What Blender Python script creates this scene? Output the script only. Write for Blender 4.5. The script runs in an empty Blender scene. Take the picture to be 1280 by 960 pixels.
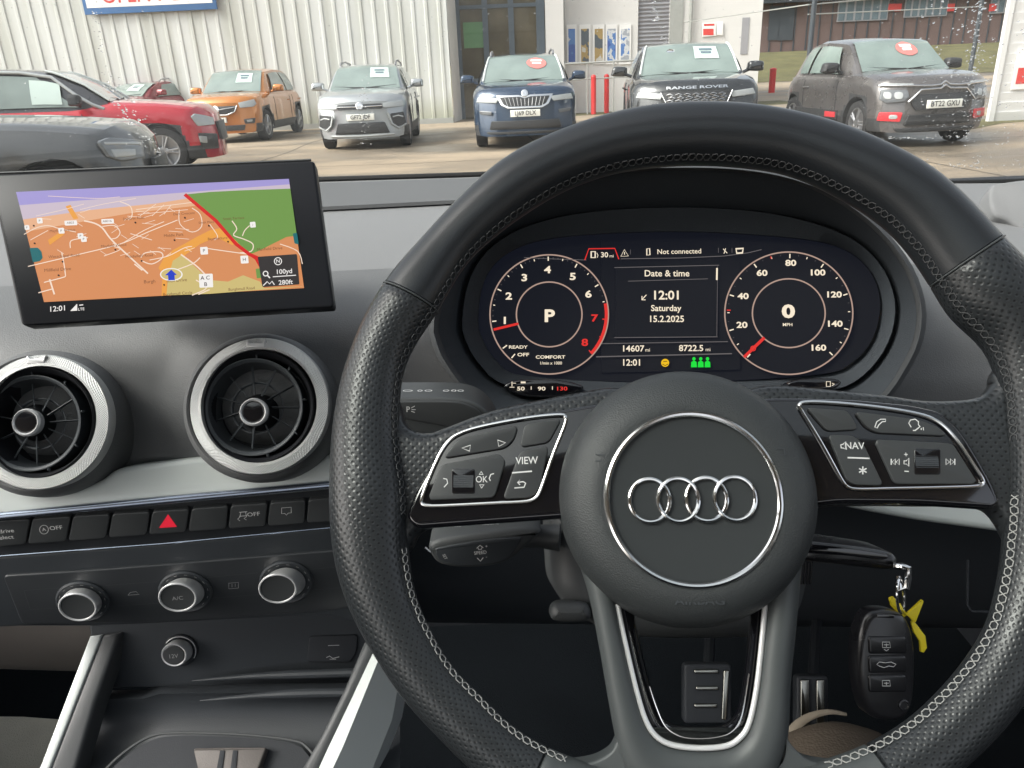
import bpy, bmesh, math, random
from mathutils import Vector, Matrix
from mathutils.geometry import tessellate_polygon
random.seed(7)
R = math.radians
C = bpy.context.scene.collection
# ---------------------------------------------------------------- camera frame
FPX = 960.0
PITCH, ROLL = R(22.0), R(2.5)
CAM = Vector((0, 0, 1.25))
_r0, _u0, CF = Vector((1, 0, 0)), Vector((0, math.sin(PITCH), math.cos(PITCH))), Vector((0, math.cos(PITCH), -math.sin(PITCH)))
CR = _r0 * math.cos(ROLL) - _u0 * math.sin(ROLL)
CU = _r0 * math.sin(ROLL) + _u0 * math.cos(ROLL)

def ray(px, py):
    return CF + CR * ((px - 640) / FPX) + CU * ((480 - py) / FPX)
def at_depth(px, py, d):
    return CAM + ray(px, py) * d
def at_y(px, py, Y):
    r = ray(px, py); return CAM + r * (Y / r.y)
def at_z(px, py, z=0.0):
    r = ray(px, py); return CAM + r * ((z - CAM.z) / r.z)

class Pl:
    """a flat working plane: origin, right axis u, up axis v, outward normal n"""
    def __init__(s, o, u, v):
        s.o = o.copy(); s.u = u.normalized(); s.n = s.u.cross(v).normalized(); s.v = s.n.cross(s.u).normalized()
    def uv(s, px, py, h=0.0):
        r = ray(px, py); o = s.o + s.n * h
        t = (o - CAM).dot(s.n) / r.dot(s.n); p = CAM + r * t - s.o
        return (p.dot(s.u), p.dot(s.v))
    def pt(s, u, v, h=0.0):
        return s.o + s.u * u + s.v * v + s.n * h
    def px(s, px, py, h=0.0):
        return s.pt(*s.uv(px, py, h), h)
    def sc(s, px, py, h=0.0):      # metres per pixel near a point
        a = s.px(px - 5, py, h); b = s.px(px + 5, py, h); return (b - a).length / 10

def cam_plane(px, py, d, yaw=0.0, tilt=0.0, spin=0.0):
    """plane near the viewer; yaw>0 brings its right side nearer, tilt>0 leans its top away"""
    o = at_depth(px, py, d)
    f = CF
    u = CR * math.cos(R(yaw)) - f * math.sin(R(yaw))
    n0 = -(f * math.cos(R(yaw)) + CR * math.sin(R(yaw)))
    v = CU * math.cos(R(tilt)) - n0 * math.sin(R(tilt))
    n = u.cross(v)
    if spin:
        m = Matrix.Rotation(R(spin), 3, n); u = m @ u; v = m @ v
    return Pl(o, u, v)
def world_plane(o, yaw=0.0, lean=0.0):
    """upright plane facing -Y; yaw in degrees about Z, lean>0 tips its top away"""
    u = Vector((math.cos(R(yaw)), math.sin(R(yaw)), 0))
    b = Vector((-math.sin(R(yaw)), math.cos(R(yaw)), 0))
    v = Vector((0, 0, 1)) * math.cos(R(lean)) + b * math.sin(R(lean))
    return Pl(o, u, v)

# ---------------------------------------------------------------- 2D helpers
def catmull(P, n=6, closed=True):
    out = []; N = len(P)
    rng = range(N) if closed else range(N - 1)
    for i in rng:
        g = (lambda k: P[k % N]) if closed else (lambda k: P[max(0, min(N - 1, k))])
        p0, p1, p2, p3 = g(i - 1), g(i), g(i + 1), g(i + 2)
        for j in range(n):
            t = j / n
            out.append(tuple(0.5 * ((2 * b) + (-a + c) * t + (2 * a - 5 * b + 4 * c - d) * t * t + (-a + 3 * b - 3 * c + d) * t ** 3)
                             for a, b, c, d in zip(p0, p1, p2, p3)))
    if not closed: out.append(tuple(P[-1]))
    return out
def round_poly(P, r, n=4):
    out = []; N = len(P)
    for i in range(N):
        p = Vector(P[i][:2]); a = Vector(P[i - 1][:2]); b = Vector(P[(i + 1) % N][:2])
        da, db = (a - p), (b - p)
        ra = min(r, da.length * 0.45, db.length * 0.45)
        s, e = p + da.normalized() * ra, p + db.normalized() * ra
        for j in range(n + 1):
            t = j / n
            q = s * (1 - t) ** 2 + p * 2 * t * (1 - t) + e * t * t
            out.append((q.x, q.y))
    return out
def area(P):
    return 0.5 * sum(P[i - 1][0] * P[i][1] - P[i][0] * P[i - 1][1] for i in range(len(P)))
def inset(P, d):
    """positive d shrinks a CCW polygon"""
    out = []; N = len(P)
    for i in range(N):
        p = Vector(P[i]); a = Vector(P[i - 1]); b = Vector(P[(i + 1) % N])
        e1, e2 = (p - a), (b - p)
        if e1.length < 1e-9: e1 = e2
        if e2.length < 1e-9: e2 = e1
        if e1.length < 1e-9: out.append((p.x, p.y)); continue
        n1 = Vector((-e1.y, e1.x)).normalized(); n2 = Vector((-e2.y, e2.x)).normalized()
        m = n1 + n2
        if m.length < 1e-6: m = n1
        m.normalize(); k = d / max(0.45, m.dot(n1))
        out.append((p.x + m.x * k, p.y + m.y * k))
    return out
def circ(cx, cy, rx, ry=None, n=32, a0=0.0):
    ry = rx if ry is None else ry
    return [(cx + rx * math.cos(a0 + 2 * math.pi * i / n), cy + ry * math.sin(a0 + 2 * math.pi * i / n)) for i in range(n)]
def interp(x, tab):
    if x <= tab[0][0]: return tab[0][1]
    for (a, b), (c, d) in zip(tab, tab[1:]):
        if x <= c: return b + (d - b) * (x - a) / (c - a)
    return tab[-1][1]

# ---------------------------------------------------------------- mesh builder
class B:
    def __init__(s):
        s.bm = bmesh.new(); s.uvl = s.bm.loops.layers.uv.new('UVMap'); s.mi = 0
    def v(s, p): return s.bm.verts.new(p)
    def f(s, vs, uv=None):
        try: f = s.bm.faces.new(vs)
        except ValueError: return None
        f.material_index = s.mi; f.smooth = True
        if uv:
            for l, t in zip(f.loops, uv): l[s.uvl].uv = t
        return f
    def poly(s, pts): return s.f([s.v(p) for p in pts])
    def loft(s, rings, closed=True, cap0=False, cap1=False, uvs=None, mis=None):
        V = [[s.v(p) for p in r] for r in rings]; n = len(V[0])
        for i in range(len(V) - 1):
            for j in range(n if closed else n - 1):
                k = (j + 1) % n
                if mis: s.mi = mis(i, j)
                uv = None
                if uvs:
                    j2 = j + 1
                    uv = (uvs(i, j), uvs(i, j2), uvs(i + 1, j2), uvs(i + 1, j))
                s.f((V[i][j], V[i][k], V[i + 1][k], V[i + 1][j]), uv)
        if cap0: s.f(list(reversed(V[0])))
        if cap1: s.f(V[-1])
        return V
    def slab(s, pl, P, h0, h1, bev=0.0, pxl=True, back=False):
        if pxl: P = [pl.uv(x, y, h1) for x, y in P]
        if area(P) < 0: P = list(reversed(P))
        rings = [[pl.pt(u, v, h0) for u, v in P]]
        if bev > 0:
            for k in range(4):
                a = k / 3 * math.pi / 2
                Q = inset(P, bev * (1 - math.cos(a)))
                rings.append([pl.pt(u, v, h1 - bev + bev * math.sin(a)) for u, v in Q])
        else: rings.append([pl.pt(u, v, h1) for u, v in P])
        V = s.loft(rings, cap0=back)
        f = s.f(V[-1])
        if f: f.smooth = False
    def ribbon(s, pl, P, w, h, closed=False, pxl=True, thick=0.0):
        """flat line of width w (metres) following P on a plane"""
        if pxl: P = [pl.uv(x, y, h) for x, y in P]
        N = len(P); L, Rr = [], []
        for i in range(N):
            a = P[i - 1] if (i > 0 or closed) else P[i]; b = P[(i + 1) % N] if (i < N - 1 or closed) else P[i]
            d = Vector(b) - Vector(a)
            if d.length < 1e-9: d = Vector((1, 0))
            d.normalize(); n = Vector((-d.y, d.x)) * w / 2
            L.append(pl.pt(P[i][0] + n.x, P[i][1] + n.y, h)); Rr.append(pl.pt(P[i][0] - n.x, P[i][1] - n.y, h))
        VL = [s.v(p) for p in L]; VR = [s.v(p) for p in Rr]
        for i in range(N if closed else N - 1):
            k = (i + 1) % N; s.f((VR[i], VR[k], VL[k], VL[i]))
    def tube(s, P, rad, seg=8, closed=False, cap=True, flat=1.0, up=None):
        P = [Vector(p) for p in P]; N = len(P); rings = []; prev = None
        for i in range(N):
            a = P[i - 1] if (i > 0 or closed) else P[i]; b = P[(i + 1) % N] if (i < N - 1 or closed) else P[i]
            t = (b - a).normalized()
            if up is not None: x = t.cross(up).normalized()
            elif prev is None: x = t.orthogonal().normalized()
            else: x = (prev - t * prev.dot(t)).normalized()
            prev = x; y = t.cross(x)
            r = rad(i / (N - 1)) if callable(rad) else rad
            rings.append([P[i] + x * r * math.cos(2 * math.pi * j / seg) + y * r * flat * math.sin(2 * math.pi * j / seg) for j in range(seg)])
        if closed: rings.append(rings[0])
        s.loft(rings, cap0=cap and not closed, cap1=cap and not closed)
    def lathe(s, pl, c, prof, seg=48, cap=True, pxl=True, sq=1.0):
        """prof: list of (radius, height) around centre c on a plane"""
        cu, cv = pl.uv(c[0], c[1], 0) if pxl else c
        rings = [[pl.pt(cu + r * math.cos(2 * math.pi * j / seg), cv + r * sq * math.sin(2 * math.pi * j / seg), h) for j in range(seg)] for r, h in prof]
        s.loft(rings, cap1=cap, uvs=lambda i, j: (j / seg, i / max(1, len(prof) - 1)))
    def box(s, a, b):
        x0, y0, z0 = a; x1, y1, z1 = b
        lo = [s.v(p) for p in ((x0, y0, z0), (x1, y0, z0), (x1, y1, z0), (x0, y1, z0))]
        hi = [s.v(p) for p in ((x0, y0, z1), (x1, y0, z1), (x1, y1, z1), (x0, y1, z1))]
        s.f(lo[::-1]); s.f(hi)
        for i in range(4): s.f((lo[i], lo[(i + 1) % 4], hi[(i + 1) % 4], hi[i]))
    def text(s, txt, pl, px, py, cap, h, ang=0.0, sx=1.0, bold=0.0, align='CENTER', pxl=True, shear=0.0, thick=0.0):
        cu = bpy.data.curves.new('t', 'FONT'); cu.body = txt; cu.size = 1.0; cu.align_x = align; cu.align_y = 'CENTER'
        cu.offset = bold; cu.resolution_u = 3; cu.shear = shear; cu.extrude = 0
        ob = bpy.data.objects.new('t', cu); me = bpy.data.meshes.new_from_object(ob)
        if pxl:
            c = pl.uv(px, py, h); e = pl.uv(px + 10 * math.cos(R(ang)), py - 10 * math.sin(R(ang)), h)
            d = Vector((e[0] - c[0], e[1] - c[1])); k = d.length / 10 * cap / 0.70; d.normalize()
        else:
            c = (px, py); k = cap / 0.70; d = Vector((math.cos(R(ang)), math.sin(R(ang))))
        n = Vector((-d.y, d.x))
        vs = []
        for w in me.vertices:
            q = d * (w.co.x * k * sx) + n * (w.co.y * k)
            vs.append(s.v(pl.pt(c[0] + q.x, c[1] + q.y, h)))
        for p in me.polygons:
            s.f([vs[i] for i in p.vertices])
        bpy.data.objects.remove(ob); bpy.data.curves.remove(cu); bpy.data.meshes.remove(me)

ORIG = {}
def thing(name, label, cat, loc=(0, 0, 0), group=None, rz=0.0):
    o = bpy.data.objects.new(name, None); C.objects.link(o); o.location = loc; o.rotation_euler = (0, 0, rz)
    o.empty_display_size = 0.05
    o['label'] = label; o['category'] = cat
    if group: o['group'] = group
    ORIG[o.name] = Vector(loc); return o
def link(name, b, mats, parent=None, local=False, ang=35, label=None, cat=None, kind=None, group=None, fix=True, smooth=True):
    bm = b.bm
    bmesh.ops.remove_doubles(bm, verts=bm.verts, dist=1e-6)
    if fix: bmesh.ops.recalc_face_normals(bm, faces=bm.faces)
    o0 = ORIG.get(parent.name, Vector((0, 0, 0))) if (parent and not local) else Vector((0, 0, 0))
    if o0.length: bmesh.ops.translate(bm, verts=bm.verts, vec=-o0)
    me = bpy.data.meshes.new(name); bm.to_mesh(me); bm.free()
    if smooth and len(me.polygons):
        me.set_sharp_from_angle(angle=R(ang))
    if not isinstance(mats, (list, tuple)): mats = [mats]
    for m in mats: me.materials.append(m)
    o = bpy.data.objects.new(name, me); C.objects.link(o)
    if parent: o.parent = parent; ORIG[o.name] = o0
    if label: o['label'] = label
    if cat: o['category'] = cat
    if kind: o['kind'] = kind
    if group: o['group'] = group
    return o

# ---------------------------------------------------------------- materials
def srgb(r, g, b):
    f = lambda c: (c / 255 / 12.92) if c / 255 <= 0.04045 else ((c / 255 + 0.055) / 1.055) ** 2.4
    return (f(r), f(g), f(b))
M = {}
def mat(name, col, rough=0.5, metal=0.0, bump=0.0, scale=300.0, var=0.12, vscale=8.0, coat=0.0, spec=0.5, sheen=0.0, dist=0.001, coatr=0.05):
    m = bpy.data.materials.new(name); m.use_nodes = True; nt = m.node_tree; N = nt.nodes; L = nt.links
    p = N['Principled BSDF']
    p.inputs['Roughness'].default_value = rough; p.inputs['Metallic'].default_value = metal
    p.inputs['Coat Weight'].default_value = coat; p.inputs['Coat Roughness'].default_value = coatr
    p.inputs['Specular IOR Level'].default_value = spec
    p.inputs['Sheen Weight'].default_value = sheen
    tc = N.new('ShaderNodeTexCoord')
    n = N.new('ShaderNodeTexNoise'); n.inputs['Scale'].default_value = vscale; n.inputs['Detail'].default_value = 5
    L.new(tc.outputs['Object'], n.inputs['Vector'])
    mx = N.new('ShaderNodeMix'); mx.data_type = 'RGBA'
    mx.inputs[6].default_value = (*[c * (1 - var) for c in col], 1); mx.inputs[7].default_value = (*[min(1, c * (1 + var)) for c in col], 1)
    L.new(n.outputs['Fac'], mx.inputs[0]); L.new(mx.outputs[2], p.inputs['Base Color'])
    mr = N.new('ShaderNodeMapRange'); mr.inputs[3].default_value = max(0, rough * 0.88); mr.inputs[4].default_value = min(1, rough * 1.12)
    L.new(n.outputs['Fac'], mr.inputs[0]); L.new(mr.outputs[0], p.inputs['Roughness'])
    if bump > 0:
        n2 = N.new('ShaderNodeTexVoronoi'); n2.inputs['Scale'].default_value = scale
        L.new(tc.outputs['Object'], n2.inputs['Vector'])
        bp = N.new('ShaderNodeBump'); bp.inputs['Strength'].default_value = bump; bp.inputs['Distance'].default_value = dist
        L.new(n2.outputs['Distance'], bp.inputs['Height']); L.new(bp.outputs[0], p.inputs['Normal'])
    M[name] = m; return m
def emis(name, col, st=1.0):
    m = bpy.data.materials.new(name); m.use_nodes = True; nt = m.node_tree; N = nt.nodes
    p = N['Principled BSDF']; p.inputs['Base Color'].default_value = (0.01, 0.01, 0.01, 1); p.inputs['Roughness'].default_value = 0.4; p.inputs['Specular IOR Level'].default_value = 0.12
    p.inputs['Emission Color'].default_value = (*col, 1); p.inputs['Emission Strength'].default_value = st
    M[name] = m; return m
EXPO = 0.0
def lit(name, r, g, b, k=1.0):
    return emis(name, srgb(r, g, b), k / (2 ** EXPO))
EXPO = 1.25
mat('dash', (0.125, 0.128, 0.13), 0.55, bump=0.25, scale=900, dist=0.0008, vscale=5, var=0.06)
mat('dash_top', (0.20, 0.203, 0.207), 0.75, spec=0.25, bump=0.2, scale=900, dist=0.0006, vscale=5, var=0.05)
mat('dark_plastic', (0.038, 0.043, 0.049), 0.5, bump=0.15, scale=1200, dist=0.0005)
mat('mid_plastic', (0.062, 0.066, 0.068), 0.48, bump=0.12, scale=1200, dist=0.0005)
mat('soft_black', (0.018, 0.021, 0.026), 0.7, bump=0.1, scale=800)
mat('button', (0.055, 0.058, 0.06), 0.42)
mat('wheel_button', (0.045, 0.048, 0.05), 0.42)
mat('gloss_black', (0.006, 0.006, 0.008), 0.08, coat=1.0, var=0.02)
mat('piano', (0.034, 0.037, 0.041), 0.4, coat=0.15, coatr=0.2, var=0.02)
mat('chrome', (0.78, 0.78, 0.78), 0.12, metal=1.0, var=0.02)
mat('satin_chrome', (0.78, 0.78, 0.78), 0.3, metal=0.35, var=0.03)
mat('silver_trim', (0.64, 0.68, 0.66), 0.36, metal=0.1, var=0.03, vscale=3)
mat('edge_trim', (0.30, 0.34, 0.42), 0.22, metal=0.9, var=0.03)
mat('leather', (0.024, 0.027, 0.031), 0.30, bump=0.12, scale=1500, dist=0.0004, var=0.05)
mat('hub', (0.038, 0.042, 0.044), 0.5, bump=0.3, scale=1300, dist=0.0005, var=0.04)
mat('hub_disc', (0.026, 0.030, 0.032), 0.5, var=0.03)
mat('spoke', (0.066, 0.073, 0.075), 0.45, var=0.04)
mat('thread', (0.36, 0.36, 0.35), 0.7)
mat('thread_dark', (0.085, 0.087, 0.09), 0.7)
mat('carpet', (0.008, 0.010, 0.012), 0.98, bump=0.5, scale=700, dist=0.002, var=0.3, spec=0.05)
mat('beige_carpet', (0.50, 0.48, 0.40), 0.95, bump=0.6, scale=500, dist=0.002, var=0.16, vscale=25)
mat('glovebox', (0.14, 0.125, 0.115), 0.6, bump=0.15, scale=900)
mat('lining', (0.5, 0.5, 0.48), 0.9)
mat('print', (0.75, 0.75, 0.74), 0.6, var=0.01)
mat('print_dim', (0.4, 0.4, 0.4), 0.6, var=0.01)
mat('strip', (0.13, 0.134, 0.138), 0.95, spec=0.15, var=0.05)
mat('hood_lining', (0.045, 0.052, 0.06), 0.7, bump=.2, scale=900, dist=.0005, spec=.3)
mat('hood_shell', (0.07, 0.074, 0.078), 0.7, bump=.2, scale=900, dist=.0005, spec=.3)
mat('frit', (0.01, 0.01, 0.01), 0.6)
mat('key_black', (0.012, 0.012, 0.014), 0.28, coat=0.4, coatr=0.2)
mat('yellow_tag', (0.85, 0.68, 0.02), 0.45)
mat('shoe', (0.10, 0.078, 0.058), 0.85, bump=0.4, scale=400, var=0.25)
mat('shoe_edge', (0.26, 0.22, 0.17), 0.8)
mat('steel', (0.38, 0.38, 0.34), 0.25, metal=1.0)
mat('display_glass', (0.014, 0.015, 0.018), 0.3, var=0.02, spec=0.2)
mat('vent_black', (0.012, 0.013, 0.016), 0.6, spec=0.3)
mat('vent_vane', (0.055, 0.062, 0.068), 0.4)

def perforated():
    m = mat('perforated', (0.028, 0.031, 0.034), 0.29, var=0.05)
    nt = m.node_tree; N = nt.nodes; L = nt.links; p = N['Principled BSDF']
    tc = N.new('ShaderNodeTexCoord')
    def grid(off):
        mp = N.new('ShaderNodeVectorMath'); mp.operation = 'MULTIPLY'; mp.inputs[1].default_value = (1 / 0.0043, 1 / 0.0043, 0)
        L.new(tc.outputs['UV'], mp.inputs[0])
        ad = N.new('ShaderNodeVectorMath'); ad.operation = 'ADD'; ad.inputs[1].default_value = (off, off, 0); L.new(mp.outputs[0], ad.inputs[0])
        fr = N.new('ShaderNodeVectorMath'); fr.operation = 'FRACTION'; L.new(ad.outputs[0], fr.inputs[0])
        sb = N.new('ShaderNodeVectorMath'); sb.operation = 'SUBTRACT'; sb.inputs[1].default_value = (0.5, 0.5, 0); L.new(fr.outputs[0], sb.inputs[0])
        ln = N.new('ShaderNodeVectorMath'); ln.operation = 'LENGTH'; L.new(sb.outputs[0], ln.inputs[0]); return ln
    a, b = grid(0.0), grid(0.5)
    mn = N.new('ShaderNodeMath'); mn.operation = 'MINIMUM'; L.new(a.outputs['Value'], mn.inputs[0]); L.new(b.outputs['Value'], mn.inputs[1])
    mr = N.new('ShaderNodeMapRange'); mr.inputs[1].default_value = 0.08; mr.inputs[2].default_value = 0.15; L.new(mn.outputs[0], mr.inputs[0])
    src = p.inputs['Base Color'].links[0].from_socket
    mx = N.new('ShaderNodeMix'); mx.data_type = 'RGBA'; mx.inputs[6].default_value = (0.004, 0.004, 0.005, 1)
    L.new(mr.outputs[0], mx.inputs[0]); L.new(src, mx.inputs[7]); L.new(mx.outputs[2], p.inputs['Base Color'])
    bp = N.new('ShaderNodeBump'); bp.inputs['Strength'].default_value = 0.3; bp.inputs['Distance'].default_value = 0.0005
    mr2 = N.new('ShaderNodeMapRange'); mr2.inputs[1].default_value = 0.08; mr2.inputs[2].default_value = 0.26; L.new(mn.outputs[0], mr2.inputs[0])
    L.new(mr2.outputs[0], bp.inputs['Height']); L.new(bp.outputs[0], p.inputs['Normal'])
perforated()
def knurl():
    m = mat('knurled', (0.62, 0.63, 0.62), 0.32, metal=0.8, var=0.03)
    nt = m.node_tree; N = nt.nodes; L = nt.links; p = N['Principled BSDF']
    tc = N.new('ShaderNodeTexCoord'); sx = N.new('ShaderNodeSeparateXYZ'); L.new(tc.outputs['UV'], sx.inputs[0])
    def wave(s, k):
        a = N.new('ShaderNodeMath'); a.operation = 'MULTIPLY'; a.inputs[1].default_value = k; L.new(s, a.inputs[0])
        b = N.new('ShaderNodeMath'); b.operation = 'SINE'; L.new(a.outputs[0], b.inputs[0]); return b
    w1, w2 = wave(sx.outputs[0], 2 * math.pi * 180), wave(sx.outputs[1], 2 * math.pi * 22)
    mu = N.new('ShaderNodeMath'); mu.operation = 'MULTIPLY'; L.new(w1.outputs[0], mu.inputs[0]); L.new(w2.outputs[0], mu.inputs[1])
    bp = N.new('ShaderNodeBump'); bp.inputs['Strength'].default_value = 0.5; bp.inputs['Distance'].default_value = 0.0006
    L.new(mu.outputs[0], bp.inputs['Height']); L.new(bp.outputs[0], p.inputs['Normal'])
knurl()

def glass_pane():
    m = bpy.data.materials.new('windscreen_glass'); m.use_nodes = True; nt = m.node_tree; N = nt.nodes; L = nt.links
    N.remove(N['Principled BSDF'])
    tr = N.new('ShaderNodeBsdfTransparent'); tr.inputs[0].default_value = (0.93, 0.96, 0.94, 1)
    gl = N.new('ShaderNodeBsdfGlossy'); gl.inputs['Roughness'].default_value = 0.03
    df = N.new('ShaderNodeBsdfDiffuse'); df.inputs[0].default_value = (0.8, 0.8, 0.78, 1)
    lw = N.new('ShaderNodeFresnel'); lw.inputs['IOR'].default_value = 1.25
    a = N.new('ShaderNodeMixShader'); b = N.new('ShaderNodeMixShader')
    # diffuse dust-like film mixed into the glass, imitates the milky haze outside
    tc = N.new('ShaderNodeTexCoord'); ns = N.new('ShaderNodeTexNoise'); ns.inputs['Scale'].default_value = 6; ns.inputs['Detail'].default_value = 6
    L.new(tc.outputs['Object'], ns.inputs['Vector'])
    mr = N.new('ShaderNodeMapRange'); mr.inputs[3].default_value = 0.08; mr.inputs[4].default_value = 0.17; L.new(ns.outputs[0], mr.inputs[0])
    L.new(mr.outputs[0], b.inputs[0]); L.new(tr.outputs[0], b.inputs[1]); L.new(df.outputs[0], b.inputs[2])
    L.new(lw.outputs[0], a.inputs[0]); L.new(b.outputs[0], a.inputs[1]); L.new(gl.outputs[0], a.inputs[2])
    L.new(a.outputs[0], N['Material Output'].inputs[0]); M['glass'] = m
    m = bpy.data.materials.new('water_drops'); m.use_nodes = True
    p = m.node_tree.nodes['Principled BSDF']; p.inputs['Transmission Weight'].default_value = 1; p.inputs['IOR'].default_value = 1.33
    p.inputs['Roughness'].default_value = 0.0; p.inputs['Base Color'].default_value = (1, 1, 1, 1); M['water'] = m
glass_pane()
WHT = lit('display_white', 250, 235, 210, 1.0); DIMW = lit('display_line', 200, 170, 155, 0.75)
RED = lit('display_red', 225, 50, 45, 1.0); GRN = lit('display_green', 20, 225, 60, 1.0); AMB = lit('display_amber', 240, 190, 20, 1.0)
NAVY = lit('display_navy', 21, 24, 34, 0.75); GREYL = lit('display_grey', 120, 115, 115, 0.7)
# ================================================================ steering wheel
WC = (875, 552)
W = cam_plane(WC[0], WC[1], 0.377, yaw=4.5, tilt=12)
wheel = thing('steering_wheel_assembly', 'black leather steering wheel with perforated grips, pale stitching and a round hub badge', 'steering wheel', W.o)
def polar(P):
    T = sorted((math.degrees(math.atan2(WC[1] - y, x - WC[0])) % 360, math.hypot(x - WC[0], y - WC[1])) for x, y in P)
    T = [(a - 360, r) for a, r in T] + T + [(a + 360, r) for a, r in T]
    def f(a):
        a %= 360
        # smooth (catmull) interpolation in angle
        i = next(k for k in range(len(T) - 1) if T[k][0] <= a <= T[k + 1][0] and a >= 0 and T[k + 1][0] > T[k][0])
        (a0, r0), (a1, r1), (a2, r2), (a3, r3) = T[i - 1], T[i], T[i + 1], T[i + 2]
        m1 = (r2 - r0) / (a2 - a0); m2 = (r3 - r1) / (a3 - a1); h = a2 - a1; t = (a - a1) / h
        return (2 * t ** 3 - 3 * t * t + 1) * r1 + (t ** 3 - 2 * t * t + t) * h * m1 + (-2 * t ** 3 + 3 * t * t) * r2 + (t ** 3 - t * t) * h * m2
    return f
f_out = polar([(413, 600), (416, 540), (428, 472), (451, 408), (485, 349), (530, 296), (580, 243), (629, 201), (706, 163), (800, 137), (896, 131), (993, 143), (1090, 175),
               (1162, 214), (1245, 295), (1285, 340), (1322, 410), (1345, 490), (1353, 580), (1348, 680), (1325, 780), (1277, 879), (1206, 957), (1115, 1020), (1000, 1052), (875, 1062),
               (760, 1050), (660, 1010), (586, 959), (550, 923), (509, 879), (467, 817), (438, 763), (420, 705)])
f_in = polar([(509, 620), (500, 560), (499, 510), (505, 461), (522, 425), (547, 388), (586, 325), (624, 290), (661, 263), (708, 236), (760, 217), (840, 205), (920, 206), (985, 216), (1053, 246), (1110, 284),
              (1140, 316), (1167, 356), (1193, 396), (1233, 436), (1250, 480), (1257, 540), (1259, 610), (1256, 673), (1249, 726), (1235, 779), (1210, 822), (1178, 861), (1136, 900),
              (1086, 930), (1030, 951), (960, 968), (875, 975), (790, 968), (732, 953), (681, 933), (640, 908), (604, 873), (568, 837), (539, 790), (520, 745), (511, 695)])
RIM = []
for k in range(360):
    a = R(k); ro, ri = f_out(k), f_in(k)
    cx, cy = math.cos(a), -math.sin(a)
    pi_ = Vector(W.uv(WC[0] + cx * ri, WC[1] + cy * ri)); po = Vector(W.uv(WC[0] + cx * ro, WC[1] + cy * ro))
    RIM.append(((pi_ + po) / 2, (po - pi_).length / 2))
for _ in range(3):
    RIM = [((RIM[k - 1][0] + RIM[k][0] * 2 + RIM[(k + 1) % 360][0]) / 4, (RIM[k - 1][1] + RIM[k][1] * 2 + RIM[(k + 1) % 360][1]) / 4) for k in range(360)]
def rim_frame(k):
    c, r = RIM[int(k) % 360]; c2, r2 = RIM[(int(k) + 1) % 360]; t = k - math.floor(k)
    return c.lerp(c2, t), r + (r2 - r) * t
def rim_pt(k, phi, extra=0.0):
    c, r = rim_frame(k); d = (rim_frame(k)[0]).normalized(); r = r + extra
    # phi = 0 faces outwards, 90 faces the driver, 180 faces the hub
    return W.pt(c.x + d.x * r * math.cos(R(phi)), c.y + d.y * r * math.cos(R(phi)), r * 0.86 * math.sin(R(phi)))
def rim_section(name, a0, a1, m, taper=True):
    b = B(); n = int((a1 - a0) / 2) + 1; seg = 40; rings = []; S = [0.0]; prev = None
    for i in range(n + 1):
        k = a0 + (a1 - a0) * i / n
        e = -0.0014 if taper and i in (0, n) else 0.0
        kk = k
        rings.append([rim_pt(kk % 360, 360 * j / seg, e) for j in range(seg)])
        if i in (0, n) and taper: pass
        c = rim_frame(k % 360)[0]
        if prev is not None: S.append(S[-1] + (c - prev).length)
        prev = c
    # thin rounded ends: insert a full-radius ring just inside each end
    if taper:
        for pos, k, s in ((1, a0 + 0.35, 0.001), (len(rings), a1 - 0.35, -0.001)):
            rings.insert(pos, [rim_pt(k % 360, 360 * j / seg) for j in range(seg)]); S.insert(pos, (S[0] if s > 0 else S[-1]) + s)
    per = 2 * math.pi * 0.0195
    b.loft(rings, cap0=True, cap1=True, uvs=lambda i, j: (S[i], j / seg * per))
    return link(name, b, m, wheel, label=None, ang=50)
SA, SB, SC, SD = 34.0, 153.6, 243.5, 299.0
rim = rim_section('rim', SA, SB, M['leather']); rim['label'] = 'smooth black leather top of the rim'
rim_section('grip', SB, SC, M['perforated'])
rim_section('lower_rim', SC, SD, M['spoke'])
rim_section('grip', SD - 0.0, SA + 360, M['perforated'])

# stitching : pairs of crossing threads along the inner seam
def stitching(a0, a1, m, phi=160, amp=0.0020, rad=0.00030, gap=None):
    b = B(); n = int((a1 - a0) / 1.5)
    for sgn in (1, -1):
        P = []
        for i in range(n * 2 + 1):
            k = a0 + (a1 - a0) * i / (n * 2)
            c, r = rim_frame(k % 360)
            off = math.degrees(amp / r) * (sgn if i % 4 in (0, 1) else -sgn)
            jit = random.uniform(-1.2, 1.2)
            P.append(rim_pt(k % 360, phi + off * 1.0 + jit, 0.0004))
        b.tube(P, rad, seg=5, cap=True)
    return b
st = stitching(SA, SB, None); link('stitching', st, M['thread_dark'], wheel, label='dark grey cross stitching')
st = stitching(SB, 180 - (-14), None, rad=0.00026); link('stitching', st, M['thread_dark'], wheel)
st = stitching(200, 247, None); link('stitching', st, M['thread'], wheel, label='pale cross stitching')
st = stitching(291, 350, None); link('stitching', st, M['thread'], wheel)
st = stitching(0, SA, None, rad=0.00026); link('stitching', st, M['thread_dark'], wheel)
# seam welts
for k in (SA, SB):
    b = B(); b.tube([rim_pt(k, p, 0.0001) for p in range(20, 200, 6)], 0.0005, seg=6)
    link('seam', b, M['spoke'], wheel)

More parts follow.
